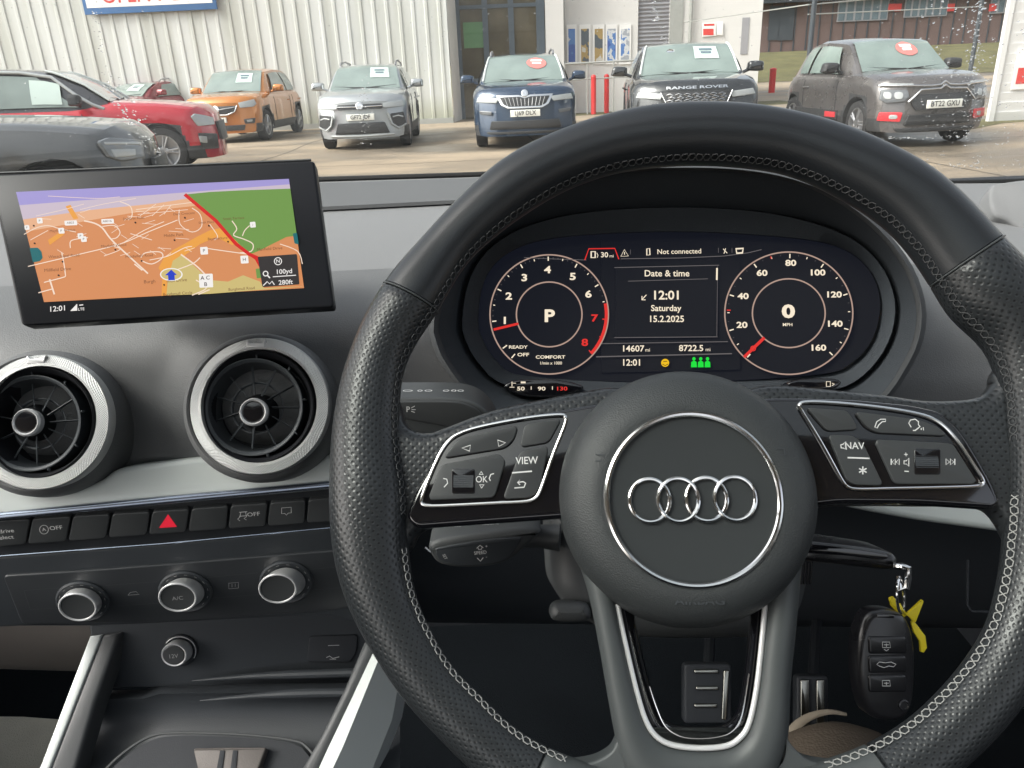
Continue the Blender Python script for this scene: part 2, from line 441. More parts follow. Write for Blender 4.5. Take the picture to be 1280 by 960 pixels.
# side spokes in perforated leather
wingL = [(470, 470), (496, 500), (504, 526), (516, 536), (535, 538), (556, 531), (610, 511), (662, 499), (735, 485), (770, 481), (800, 492), (830, 560), (800, 640), (690, 648), (600, 655), (530, 662), (508, 690), (470, 700), (440, 600)]
wingR = [(1285, 440), (1250, 462), (1246, 478), (1233, 492), (1205, 497), (1160, 497), (1110, 490), (1040, 483), (985, 478), (950, 480), (925, 495), (900, 560), (930, 640), (1050, 632), (1150, 632), (1225, 634), (1252, 650), (1290, 700), (1330, 600)]
def wing(P, name='side_spoke'):
    b = B(); Q = catmull(P, 5)
    Q2 = [W.uv(x, y, 0.002) for x, y in Q]
    if area(Q2) < 0: Q2 = Q2[::-1]
    rings = []
    for k in range(7):
        a = k / 6 * math.pi / 2
        rings.append([W.pt(u, v, -0.007 + 0.009 * math.sin(a)) for u, v in inset(Q2, 0.007 * (1 - math.cos(a)))])
    rings.insert(0, [W.pt(u, v, -0.014) for u, v in inset(Q2, 0.003)])
    b.loft(rings, cap1=True, cap0=True)
    for f in b.bm.faces:
        for l in f.loops:
            d = l.vert.co - W.o; l[b.uvl].uv = (d.dot(W.u), d.dot(W.v))
    return link(name, b, M['perforated'], wheel, ang=60)
wing(wingL); wing(wingR)

# gloss panels with chrome loop and buttons
def chrome_loop(P, h, r, parent, mat_=None):
    b = B(); Q = catmull(P, 5)
    for _ in range(5): Q = [((Q[i - 1][0] + 2 * Q[i][0] + Q[(i + 1) % len(Q)][0]) / 4, (Q[i - 1][1] + 2 * Q[i][1] + Q[(i + 1) % len(Q)][1]) / 4) for i in range(len(Q))]
    b.tube([W.px(x, y, h) for x, y in Q], r, seg=10, closed=True)
    return link('chrome_surround', b, mat_ or M['chrome'], parent)
def pad(panel, loop, gl):
    b = B(); b.slab(W, round_poly(panel, 14, 5), -0.004, 0.0055, 0.0022)
    pn = link('switch_panel', b, M['gloss_black'], wheel, label=gl)
    chrome_loop(loop, 0.0062, 0.00095, pn)
    return pn
panL = [(745, 505), (736, 506), (662, 519), (596, 531), (563, 545), (547, 566), (533, 590), (516, 620), (507, 648), (520, 661), (600, 655), (700, 648), (790, 640), (800, 500)]
loopL = [(706.5, 521), (700, 518.5), (662, 522), (605, 532.5), (576, 541), (558, 553), (542.5, 582), (527.5, 620), (527, 628), (534, 632.5), (575, 631), (620.6, 628.5), (656, 627), (668, 623), (676, 612), (690, 570), (706.5, 530)]
pL = pad(panL, loopL, 'gloss black switch panel with view and back keys')
panR = [(960, 497), (1000, 497), (1068, 499), (1140, 506), (1180, 515), (1203, 538), (1222, 568), (1243, 605), (1252, 628), (1243, 636), (1150, 630), (1050, 629), (960, 640), (930, 600), (930, 500)]
loopR = [(999, 509), (1003, 503), (1030, 503), (1068, 506), (1110, 511), (1149.5, 518), (1173, 527), (1190, 543), (1203, 560), (1216, 580), (1229, 600), (1227, 606), (1215, 608.5), (1160, 610), (1111, 611), (1070, 612), (1058, 608), (1050, 597), (1030, 560), (1012, 530)]
pR = pad(panR, loopR, 'gloss black switch panel with phone and volume keys')
def key(pn, P, h=0.0072, r=4, sym=None, name='button', label=None):
    b = B(); b.slab(W, round_poly(P, r + 2, 6), 0.0050, h, 0.0005)
    if sym: b.mi = 1; sym(b, h + 0.00012)
    return link(name, b, [M['wheel_button'], M['print']], pn, label=label)
def rib(pts, w=0.0005, closed=False): return lambda b, h: b.ribbon(W, pts, w, h, closed)
def both(*fs): return lambda b, h: [f(b, h) for f in fs]
def wt(s, x, y, cap, ang=0, sx=1.0, bold=0.0): return lambda b, h: b.text(s, W, x, y, cap, h, ang, sx, bold)
key(pL, [(572, 549), (648, 531), (642, 550), (631, 560), (553, 573)], r=6, label='key with two triangle arrows',
    sym=both(rib([(577.5, 560), (588, 556.5), (587, 564)], closed=True), rib([(622, 550), (632, 553.5), (623.5, 558)], closed=True)))
key(pL, [(656, 530), (702, 523), (686, 553), (650, 559)], r=5, label='blank key')
key(pL, [(650, 564), (686, 557), (674, 612), (664, 622), (628, 624)], r=6, label='key marked view with a back arrow',
    sym=both(wt('VIEW', 658.5, 576, 9, 2, 0.9, 0.008), rib([(640, 591), (665, 589)], 0.0007),
             rib([(643, 610), (655, 609), (657, 604), (654, 602), (647, 603), (650, 600), (647, 603), (650, 606)], 0.0006)))
def roller_key(pn, P, c, w, hh, sym):
    k = key(pn, P, 0.0068, 5, sym, label='dished key round the thumb roller')
    # dished bezel and ribbed roller
    b = B(); x0, y0 = c[0] - w / 2, c[1] - hh / 2
    b.slab(W, round_poly([(x0 - 2, y0 - 2), (x0 + w + 2, y0 - 2), (x0 + w + 2, y0 + hh + 2), (x0 - 2, y0 + hh + 2)], 3), 0.0060, 0.00725, 0.0003)
    link('roller_slot', b, M['gloss_black'], k)
    b = B(); cu, cv = W.uv(c[0], c[1], 0.008); s = W.sc(c[0], c[1], 0.008); L_ = w * s / 2; rr = hh * s / 2
    seg = 64; rings = []
    for i, e in enumerate((-1, -0.96, 0.96, 1)):
        rings.append([W.pt(cu + e * L_, cv + rr * math.cos(2 * math.pi * j / seg) * (0.93 if j % 2 and i in (1, 2) else (1 if i in (1, 2) else 0.9)),
                           0.0055 + 0.42 * rr * math.sin(2 * math.pi * j / seg) * (0.93 if j % 2 else 1)) for j in range(seg)])
    b.loft(rings, cap0=True, cap1=True); link('roller', b, M['dark_plastic'], k, ang=20)
roller_key(pL, [(551, 581), (624, 567), (632, 576), (618, 622), (538, 625), (536, 620)], (579, 601.5), 25, 27,
           both(wt('OK', 602, 599.5, 8, 1, 0.9), rib([(599, 593), (601.5, 589.5), (604, 593)], closed=True), rib([(599.5, 606), (602, 610), (605, 606)], closed=True),
                rib([(554, 598), (558.5, 599), (559.5, 604), (555, 609)], 0.0005), rib([(617.5, 592), (613.5, 593), (611.5, 598), (613, 601)], 0.0005)))
key(pR, [(1008, 509), (1060, 513), (1074, 537), (1034, 539)], r=5, label='blank key')
key(pR, [(1068, 514), (1148, 524), (1172, 533), (1186, 545), (1096, 541), (1083, 534)], r=6, label='key with handset and voice symbols',
    sym=both(rib([(1093.5, 534), (1096, 527), (1101, 524), (1107, 524), (1107, 527), (1103, 527), (1098.5, 531), (1096.5, 535)], 0.00045, True),
             rib([(1139, 534), (1136, 529), (1138, 525), (1144, 524), (1148, 527), (1148, 531), (1150, 533), (1148, 535), (1144, 538), (1141, 538)], 0.00045),
             rib([(1151.5, 535), (1151.5, 537.5)], 0.0004), rib([(1154, 534), (1154.5, 538)], 0.0004)))
key(pR, [(1035, 543), (1067, 544), (1080, 555), (1105, 607), (1068, 606), (1058, 600)], r=6, label='key marked nav with a star',
    sym=both(wt('NAV', 1068, 557.5, 9, -1, 0.95, 0.008), rib([(1051, 556), (1053.5, 555.5), (1057, 552), (1058, 562), (1054, 560), (1051.5, 560)], 0.0005, True), rib([(1059.5, 572), (1087, 573)], 0.0007),
             rib([(1078.5, 583), (1078.5, 593)], 0.0006), rib([(1073.8, 585.5), (1083.2, 590.5)], 0.0006), rib([(1073.8, 590.5), (1083.2, 585.5)], 0.0006)))
roller_key(pR, [(1097, 549), (1191, 554), (1221, 601), (1217, 605), (1118, 605), (1095, 555)], (1159.5, 577), 29, 28,
           both(rib([(1114, 573.5), (1114, 581)], 0.0005), rib([(1119, 573.5), (1119, 581), (1115, 577.5)], 0.0004, True), rib([(1124, 573.5), (1124, 581), (1120, 577.5)], 0.0004, True),
                wt('+', 1132.5, 568.5, 7, 0), rib([(1130.5, 589), (1136, 589.3)], 0.0005), rib([(1130, 576), (1133, 576), (1136, 572.5), (1136, 583), (1133, 580), (1130, 580)], 0.0004, True),
                rib([(1182.5, 573.5), (1182.5, 581), (1187, 577.5)], 0.0004, True), rib([(1188, 573.5), (1188, 581), (1192.5, 577.5)], 0.0004, True), rib([(1193.5, 573.5), (1193.5, 581)], 0.0005)))

# lower twin spoke (one moulding with an opening)
outer = catmull([(722, 700), (736, 745), (749, 810), (759, 868), (767, 912), (776, 950), (792, 985), (825, 1012), (875, 1020), (925, 1012), (962, 985), (979, 950), (986, 912), (989, 850), (995, 790), (1003, 700)], 5, closed=False)
inner = catmull([(762, 690), (773, 762), (784, 816), (796, 866), (807, 901), (820, 921), (840, 932), (872, 936), (905, 934), (924, 925), (937, 906), (946, 866), (952, 816), (958, 755), (964, 690)], 5, closed=False)
n = 90
def resample(P, n):
    P = [Vector(p) for p in P]; d = [0]
    for a, c in zip(P, P[1:]): d.append(d[-1] + (c - a).length)
    out = []; j = 0
    for i in range(n + 1):
        t = d[-1] * i / n
        while j < len(d) - 2 and d[j + 1] < t: j += 1
        q = (t - d[j]) / max(1e-9, d[j + 1] - d[j]); out.append(P[j].lerp(P[j + 1], q))
    return out
def band(O, I, hs_fn, name, m, parent):
    b = B(); O, I = resample(O, n), resample(I, n); rings = []
    prof = [(0, -0.012), (0.0, -0.004), (0.04, 0.001), (0.16, 0.0045), (0.38, 0.0062), (0.62, 0.0060), (0.86, 0.0040), (0.97, 0.0010), (1.0, -0.006)]
    for t, h in prof:
        rings.append([W.px(*(O[i].lerp(I[i], t)), h * 1.0) for i in range(n + 1)])
    b.loft(rings, closed=False); return link(name, b, m, parent, ang=60)
low = band(outer, inner, None, 'lower_spoke', M['spoke'], wheel)
b = B(); b.slab(W, catmull([(778, 905), (770, 928), (762, 941), (742, 952), (712, 957), (680, 958), (655, 968), (680, 1020), (780, 1050), (875, 1056), (980, 1050), (1070, 1020), (1095, 968), (1070, 958), (1040, 957), (1012, 951), (996, 938), (986, 925), (978, 905), (975, 950), (930, 985), (875, 990), (820, 985), (783, 950)], 5), -0.012, 0.0012, 0.0015)
link('spoke_base', b, M['spoke'], low, ang=60)
b = B(); P = catmull([(771, 755), (784, 815), (796, 865), (807, 900), (820, 920), (840, 931), (872, 935), (905, 933), (923, 924), (936, 905), (945, 865), (951, 815), (957, 750)], 6, closed=False)
b.tube([W.px(x, y, 0.0015) for x, y in P], lambda t: 0.0013, seg=10, up=W.n); link('chrome_surround', b, M['satin_chrome'], low)
b = B(); I1 = catmull([(775, 750), (787, 815), (799, 863), (810, 897), (823, 917), (842, 928), (872, 931), (903, 929), (921, 920), (933, 902), (941, 863), (947, 815), (953, 750)], 5, closed=False)
I2 = catmull([(790, 750), (800, 800), (812, 850), (822, 880), (832, 900), (848, 906), (872, 908), (898, 907), (912, 900), (921, 885), (928, 850), (934, 800), (938, 750)], 5, closed=False)
O_, I_ = resample(I1, n), resample(I2, n)
b.loft([[W.px(*(O_[i].lerp(I_[i], t)), h) for i in range(n + 1)] for t, h in ((0, -0.006), (0, 0.0), (0.25, 0.0008), (0.8, -0.002), (1, -0.010), (1.0, -0.02))], closed=False)
link('gloss_insert', b, M['gloss_black'], low, ang=60)
b = B(); P = catmull([(812, 858), (821, 885), (832, 908), (850, 920), (872, 923), (897, 921), (915, 914), (927, 895), (936, 842)], 6, closed=False)
b.tube([W.px(x, y, 0.0010) for x, y in P], 0.00035, seg=6); link('inner_pinstripe', b, M['chrome'], low)

# airbag hub
HC = (864.5, 623); hu = W.uv(HC[0], HC[1], 0.020); hs = W.sc(HC[0], HC[1], 0.020)
b = B()
rr = [(161, -0.012), (162, 0.000), (160, 0.006), (155, 0.0125), (147, 0.0175), (137, 0.0205), (126, 0.0225), (114, 0.0235), (110.5, 0.0232), (108.5, 0.0215)]
rgs = []
for r, h in rr:
    q = max(0, (r - 118) / 43); kx_, ky_ = -0.5 * q * hs, 6.5 * q * hs; r = (r + 8 * q) * hs
    rgs.append([W.pt(hu[0] + kx_ + r * math.cos(2 * math.pi * j / 96), hu[1] + ky_ + r * math.sin(2 * math.pi * j / 96), h) for j in range(96)])
b.loft(rgs, cap1=True)
hub = link('airbag_cover', b, M['hub'], wheel, ang=50)
b = B(); b.lathe(W, hu, [(107.5 * hs, 0.0214), (107 * hs, 0.0220), (104 * hs, 0.0219), (2 * hs, 0.0216)], seg=96, pxl=False)
link('centre_disc', b, M['hub_disc'], hub)
b = B(); b.tube([W.pt(hu[0] + 107.6 * hs * math.cos(2 * math.pi * i / 96), hu[1] + 107.6 * hs * math.sin(2 * math.pi * i / 96), 0.0232) for i in range(96)], 0.0015, seg=10, closed=True)
link('chrome_ring', b, M['chrome'], hub)
rings = B()
for i, (x, y) in enumerate(((812.0, 625.2), (847.8, 624.5), (883.0, 623.7), (918.6, 622.8))):
    c = W.uv(x, y, 0.0225); 
    rings.tube([W.pt(c[0] + 25.2 * hs * math.cos(2 * math.pi * j / 64), c[1] + 27.0 * hs * math.sin(2 * math.pi * j / 64), 0.0227 + 0.0002 * math.cos(math.pi * (j / 8 + i))) for j in range(64)], 0.00105, seg=10, closed=True)
link('ring_emblem', rings, M['chrome'], hub)
b = B()     # pressed groove following the four rings
for i, (x, y) in enumerate(((812.0, 625.2), (847.8, 624.5), (883.0, 623.7), (918.6, 622.8))):
    c = W.uv(x, y, 0.0216); a0, a1 = (35, 325) if i == 0 else ((-145, 145) if i == 3 else (48, 132))
    arcs = [(a0, a1)] if i in (0, 3) else [(48, 132), (228, 312)]
    for p, q in arcs:
        b.tube([W.pt(c[0] + 30.0 * hs * math.cos(R(p + (q - p) * j / 40)), c[1] + 31.5 * hs * math.sin(R(p + (q - p) * j / 40)), 0.0208) for j in range(41)], 0.0007, seg=6)
link('emblem_groove', b, M['soft_black'], hub)
b = B(); b.text('AIRBAG', W, 875, 752, 8.5, 0.0224, 0, 1.5, 0.012)
for x, y in ((750, 573), (975, 565)):
    c = W.uv(x, y, 0.0230)
    for s in (0, 1):
        b.ribbon(W, [W.uv(x - 6 + 0, y - 5 + s * 8, 0.0230), W.uv(x + 6, y - 4 + s * 8, 0.0230)], 0.0005, 0.0230, pxl=False)
    b.ribbon(W, [W.uv(x + 5, y - 4, .0230), W.uv(x + 6, y + 4, .0230)], 0.0005, 0.0230, pxl=False)
bmesh.ops.solidify(b.bm, geom=b.bm.faces[:], thickness=0.0008)
link('embossed_lettering', b, M['dark_plastic'], hub)
# ================================================================ dashboard
ROWS = [(1.02, [(-160, 236), (400, 224), (640, 217), (900, 214), (1180, 227), (1450, 224)]),
        (0.88, [(-160, 280), (400, 267), (560, 259), (900, 252), (1180, 258), (1450, 262)]),
        (0.76, [(-160, 330), (400, 306), (640, 296), (1180, 295), (1450, 300)]),
        (0.68, [(-160, 372), (400, 346), (640, 335), (1180, 335), (1450, 340)]),
        (0.625, [(-160, 408), (400, 382), (640, 372), (1180, 370), (1450, 375)]),
        (0.595, [(-160, 450), (400, 420), (640, 410), (1180, 408), (1450, 410)]),
        (0.580, [(-160, 510), (400, 480), (640, 460), (1180, 455), (1450, 455)]),
        (0.572, [(-160, 570), (400, 540), (640, 520), (1180, 500), (1450, 500)]),
        (0.572, [(-160, 640), (400, 605), (640, 600), (1180, 600), (1450, 600)])]
VENTS = [(47, 528), (322, 508)]
LIP = catmull([(538, 400), (556, 330), (600, 272), (665, 233), (745, 213), (840, 207), (940, 211), (1020, 231), (1088, 272), (1135, 325), (1156, 380), (1153, 425), (1136, 462), (1108, 500), (1050, 530), (850, 545), (650, 530), (590, 500), (556, 460), (541, 430)], 5)
LC = (845, 375)
def in_poly(x, y, P):
    c = False
    for i in range(len(P)):
        (x1, y1), (x2, y2) = P[i - 1], P[i]
        if (y1 > y) != (y2 > y) and x < (x2 - x1) * (y - y1) / (y2 - y1) + x1: c = not c
    return c
dash = thing('dashboard', 'dark grey soft-touch dashboard with round air vents and a silver trim strip', 'dashboard', at_y(640, 600, 0.6))
cols = list(range(-160, 1451, 10))
rows = []
for Y, ln in ROWS: rows.append([(x, interp(x, ln), Y) for x in cols])
fine = []
for ci in range(len(cols)):
    fine.append(catmull([r[ci] for r in rows], 6, closed=False))
LIPS = [(LC[0] + (x - LC[0]) * 0.90, LC[1] + (y - LC[1]) * 0.90) for x, y in LIP]
b = B(); grid = []
for ci, colm in enumerate(fine):
    vv = []
    for (x, y, Y) in colm:
        p = at_y(x, y, Y)
        for k, (vx, vy) in enumerate(VENTS):
            d = math.hypot(x - vx, y - vy) / 128
            if d < 1: p.y -= 0.020 * (1 - d * d) ** 1.5; p.z += 0
        dx = max(0, 1 - abs(math.hypot((x - LC[0]) / 1.0, (y - LC[1]) * 1.6) - 315) / 60)
        p.y -= 0.006 * dx * dx
        vv.append((b.v(p), x, y))
    grid.append(vv)
for i in range(len(grid) - 1):
    for j in range(len(grid[0]) - 1):
        q = (grid[i][j], grid[i + 1][j], grid[i + 1][j + 1], grid[i][j + 1])
        if all(in_poly(v[1], v[2], LIPS) for v in q): continue
        if grid[i][j][1] > 1450: continue
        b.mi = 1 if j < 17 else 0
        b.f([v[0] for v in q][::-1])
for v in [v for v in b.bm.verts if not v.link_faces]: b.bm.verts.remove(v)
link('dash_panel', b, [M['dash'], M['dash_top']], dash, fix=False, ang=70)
# defroster strip under the windscreen + ridge
def yline(pts, Y): return [at_y(x, y, Y) for x, y in pts]
b = B()
A = yline([(-150, 247), (400, 233), (640, 225), (900, 222), (1180, 238)], 0.975); Bp = yline([(-150, 283), (400, 263), (560, 255), (900, 248), (1180, 254)], 0.885)
b.loft([A, [p + Vector((0, 0, 0.004)) for p in A], [p + Vector((0, 0, 0.004)) for p in Bp], Bp], closed=False)
link('defroster_strip', b, M['strip'], dash)
b = B(); b.tube(yline([(-150, 262), (400, 247), (560, 240), (700, 235)], 0.93), 0.0012, seg=6); link('ridge', b, M['dash_top'], dash)
b = B(); b.tube(yline([(-150, 237), (400, 225), (590, 219), (640, 217), (900, 214), (1100, 222), (1190, 229), (1300, 226), (1440, 220)], 1.012), 0.0035, seg=8, flat=1.3)
link('windscreen_seal', b, M['frit'], dash)
# pillar-foot trim at the driver's side
b = B(); pc = world_plane(at_y(1245, 260, 0.82), -12, 38)
b.slab(pc, catmull([(1237, 246), (1240, 232), (1250, 228), (1300, 222), (1400, 216), (1420, 330), (1340, 318), (1290, 296), (1262, 276), (1243, 268)], 4), -0.02, 0.008, 0.004)
link('demister_cover', b, M['dash_top'], dash)

# silver trim, edge strip
CSP = world_plane(at_y(205, 640, 0.543), 7, 22)
b = B(); b.slab(CSP, catmull([(-110, 560), (0, 596), (70, 612), (120, 603), (148, 586), (200, 578), (262, 572), (300, 590), (360, 592), (430, 560), (520, 555), (520, 600), (412, 612), (205, 631), (0, 650), (-110, 658)], 4), -0.03, 0.006, 0.005)
link('trim_strip', b, M['silver_trim'], dash, label='brushed silver trim strip under the air vents')
b = B(); b.slab(CSP, [(-110, 651), (0, 641), (205, 621), (412, 602), (520, 592), (520, 603), (412, 611), (205, 630.5), (0, 650.5), (-110, 660)], -0.01, 0.011, 0.002)
link('trim_edge', b, M['edge_trim'], dash)
RSP = world_plane(at_y(1150, 650, 0.565), -4, 24)
b = B(); b.slab(RSP, catmull([(985, 560), (1040, 500), (1120, 489), (1180, 490), (1300, 488), (1420, 500), (1420, 690), (1320, 676), (1245, 664), (1150, 651), (1060, 634), (1000, 618)], 4), -0.02, 0.006, 0.006)
link('trim_strip', b, M['silver_trim'], dash, label='silver trim strip behind the wheel by the door')

# air vents
def vent(cx, cy, kx, ky, label, seed):
    VP = cam_plane(cx, cy, 0.590, yaw=-3, tilt=6); s = VP.sc(cx, cy, 0.0)
    c = VP.uv(cx, cy, 0.0)
    b = B(); b.lathe(VP, c, [(97 * s, -0.045), (97 * s, -0.016), (95 * s, -0.004), (91 * s, 0.001), (87 * s, 0.003), (84 * s, 0.002)], seg=72, cap=False, pxl=False)
    v = link('air_vent', b, M['dash'], dash, label=label, ang=60)
    c1 = VP.uv(cx + 2, cy - 1, 0.012)
    b = B(); b.lathe(VP, c1, [(85.5 * s, 0.0), (86 * s, 0.009), (84.5 * s, 0.0112), (74 * s, 0.0135), (71 * s, 0.013), (70 * s, 0.006)], seg=120, cap=False, pxl=False)
    # tab notch at the top
    r = link('knurled_ring', b, M['knurled'], v, ang=30)
    c2 = VP.uv(cx - 1, cy + 0, 0.010)
    b = B(); b.slab(VP, [(cx - 14, cy - 84), (cx - 10, cy - 80), (cx + 6, cy - 80), (cx + 10, cy - 84), (cx + 8, cy - 74), (cx - 14, cy - 74)][::1], 0.010, 0.0138, 0.0008); link('ring_tab', b, M['satin_chrome'], v)
    b = B(); b.lathe(VP, c2, [(71 * s, 0.0), (71 * s, 0.0105), (69.5 * s, 0.0118), (65 * s, 0.006), (60 * s, -0.006), (57 * s, -0.026), (30 * s, -0.03)], seg=96, cap=True, pxl=False)
    link('vent_barrel', b, M['vent_black'], v, ang=50)
    b = B(); c3 = VP.uv(cx - 3, cy + 1, 0.001)
    P = lambda a, r_, h: VP.pt(c3[0] + r_ * s * math.cos(R(a)), c3[1] + r_ * s * math.sin(R(a)), h + .004)
    for r_, t_, h in ((59, 0.0009, 0.001), (32, 0.0005, -0.010)):
        b.tube([P(a, r_, h) for a in range(0, 360, 5)], t_, seg=8, closed=True, flat=2.2)
    b.lathe(VP, c3, [(60 * s, -0.022), (60.5 * s, 0.003), (58.5 * s, 0.0052), (56 * s, -0.001), (51 * s, -0.016)], seg=72, cap=False, pxl=False)
    for a in range(seed, seed + 360, 33):
        b.tube([P(a, 16, -0.006), P(a, 53, -0.010)], 0.0005, seg=6, flat=3.0)
    for a in range(seed + 8, seed + 360, 40):
        b.tube([P(a, 60, 0.000), P(a, 66, 0.003)], 0.0006, seg=6, flat=2.0)
    link('vanes', b, M['vent_vane'], v)
    kc = VP.uv(kx, ky, 0.012); kb = VP.uv(kx + 5, ky - 1, -0.01)
    b = B(); rings = []
    for t, r_ in ((0, 25), (0.5, 20), (0.85, 18)):
        cc = (kb[0] + (kc[0] - kb[0]) * t, kb[1] + (kc[1] - kb[1]) * t)
        rings.append([VP.pt(cc[0] + r_ * s * math.cos(2 * math.pi * j / 40), cc[1] + r_ * s * math.sin(2 * math.pi * j / 40), -0.02 + 0.032 * t) for j in range(40)])
    b.loft(rings, cap1=True); kn = link('vent_knob', b, M['vent_black'], v)
    b = B(); b.lathe(VP, kc, [(17 * s, 0.006), (17.5 * s, 0.012), (15.5 * s, 0.0138), (14 * s, 0.013), (13.6 * s, 0.0125)], seg=48, cap=False, pxl=False); b.mi = 1
    b.lathe(VP, kc, [(13.7 * s, 0.0122), (12 * s, 0.0131), (3 * s, 0.0135)], seg=48, pxl=False)
    link('knob_cap', b, [M['satin_chrome'], M['gloss_black']], v)
vent(*VENTS[0], 33, 528, 'air vent cut off by the edge of the photo', 5)
vent(*VENTS[1], 317, 515, 'air vent beside the steering wheel', 0)

# button strip and climate panel
CS = world_plane(at_y(205, 700, 0.552), 7, -4)
cs = thing('climate_controls', 'black centre stack panel with a button row and three silver-edged round knobs', 'control panel', CS.o)
b = B(); b.slab(CS, [(-110, 655), (205, 629), (470, 604), (470, 665), (205, 684), (-110, 706)], -0.03, 0.003, 0.002); link('button_tray', b, M['piano'], cs)
seps = [(-14, -20), (39, 33), (90, 84), (139, 134), (189, 184.5), (238, 234), (287, 284), (336, 333), (384, 382), (440, 438)]
ty = lambda x: interp(x, [(-60, 652), (205, 636), (440, 618)]); by = lambda x: interp(x, [(-60, 688), (205, 667), (440, 650)])
def stext(b, s, x, y, cap, h, ang=5, sx=1.0, bold=0.0): b.text(s, CS, x, y, cap, h, ang, sx, bold)
for i in range(len(seps) - 1):
    (t0, b0), (t1, b1) = seps[i], seps[i + 1]
    g = 1.5; b = B(); P = [(t0 + g, ty(t0 + g) + 3), (t1 - g, ty(t1 - g) + 3), (b1 - g, by(b1 - g)), (b0 + g, by(b0 + g))]
    b.slab(CS, round_poly(P, 5, 6), 0.0, 0.0085, 0.0009); b.mi = 1; h = 0.0087; lab = None
    cx, cy = (t0 + t1 + b0 + b1) / 4, (ty(t0) + by(t0) + ty(t1) + by(t1)) / 4 + 1
    if i == 0: stext(b, 'drive', 8, 664, 6, h, 5, 1.1); stext(b, 'select', 6, 672, 6, h, 5, 1.1); lab = 'button marked drive select'
    elif i == 1:
        b.ribbon(CS, [(55 + 5.5 * math.cos(a), 662 + 5.5 * math.sin(a)) for a in [2 * math.pi * k / 16 for k in range(16)]], 0.0004, h, True)
        stext(b, 'A', 55, 662, 5, h); stext(b, 'OFF', 70, 660, 6, h, 5, 1.1); lab = 'button marked with a circled letter and off'
    elif i == 5 - 1:
        b.mi = 2; b.ribbon(CS, [(210, 645), (219, 657.5), (200.5, 659)], 0.0022, h, True); lab = 'hazard button with a red triangle'
        b.slab(CS, [(210, 643), (221, 658.5), (199, 660)], 0.0, h, 0)
    elif i == 6:
        for yy in (640, 645): b.ribbon(CS, [(299, yy + 0.4), (309, yy - 0.4)], 0.0005, h)
        b.ribbon(CS, [(301, 640), (300, 646), (297, 649), (300, 651)], 0.0004, h); b.ribbon(CS, [(307, 640), (308, 646), (305, 648), (308, 650)], 0.0004, h)
        stext(b, 'OFF', 317, 643, 6, h, 5, 1.1); lab = 'traction button marked off'
    elif i == 7:
        b.ribbon(CS, [(352, 635), (364, 634), (364, 641), (360, 641.5), (358, 644), (356, 641.8), (352, 642)], 0.0005, h, True); lab = 'button with a parking aid symbol'
    else: lab = 'blank button'
    link('button', b, [M['button'], M['print'], lit('hazard_red', 225, 40, 60, 0.9) if 'hr' not in M else M['hr']], cs, label=lab)
b = B(); b.slab(CS, [(-110, 704), (0, 696), (205, 680), (410, 660), (480, 655), (480, 790), (410, 770), (120, 784), (25, 784), (-110, 790)], -0.05, 0.004, 0.003); link('lower_panel', b, M['dark_plastic'], cs)
b = B(); b.tube([CS.px(x, y, 0.0045) for x, y in ((-110, 703), (0, 695), (205, 679.5), (410, 660), (480, 654))], 0.0006, seg=6); link('chrome_line', b, M['edge_trim'], cs)
b = B(); cp = round_poly([(3, 720), (100, 714), (205, 706), (410, 689), (480, 683), (480, 752), (410, 764), (205, 778), (100, 780), (27, 781)], 7)
b.slab(CS, cp, 0.0, 0.0065, 0.0014)
b.mi = 1
for P in ([(30, 738), (74, 735)], [(38, 762), (74, 760)], [(132, 732), (196, 727)], [(136, 758), (200, 754)], [(258, 722), (322, 716)], [(260, 748), (328, 743)], [(386, 712), (440, 707)], [(388, 738), (440, 733)], [(30, 738), (38, 762)]):
    b.ribbon(CS, P, 0.0004, 0.0067)
b.mi = 2
b.ribbon(CS, [(160, 744), (163, 740.5), (170, 739.5), (174, 743), (160, 744)], 0.0004, 0.0068)
b.ribbon(CS, [(286, 729), (298, 728), (298, 735), (286, 736)], 0.0004, 0.0068, True); b.ribbon(CS, [(290, 734), (290, 730)], 0.0003, 0.0068); b.ribbon(CS, [(294, 733.5), (294, 729.5)], 0.0003, 0.0068)
link('climate_panel', b, [M['piano'], M['mid_plastic'], M['print_dim']], cs)
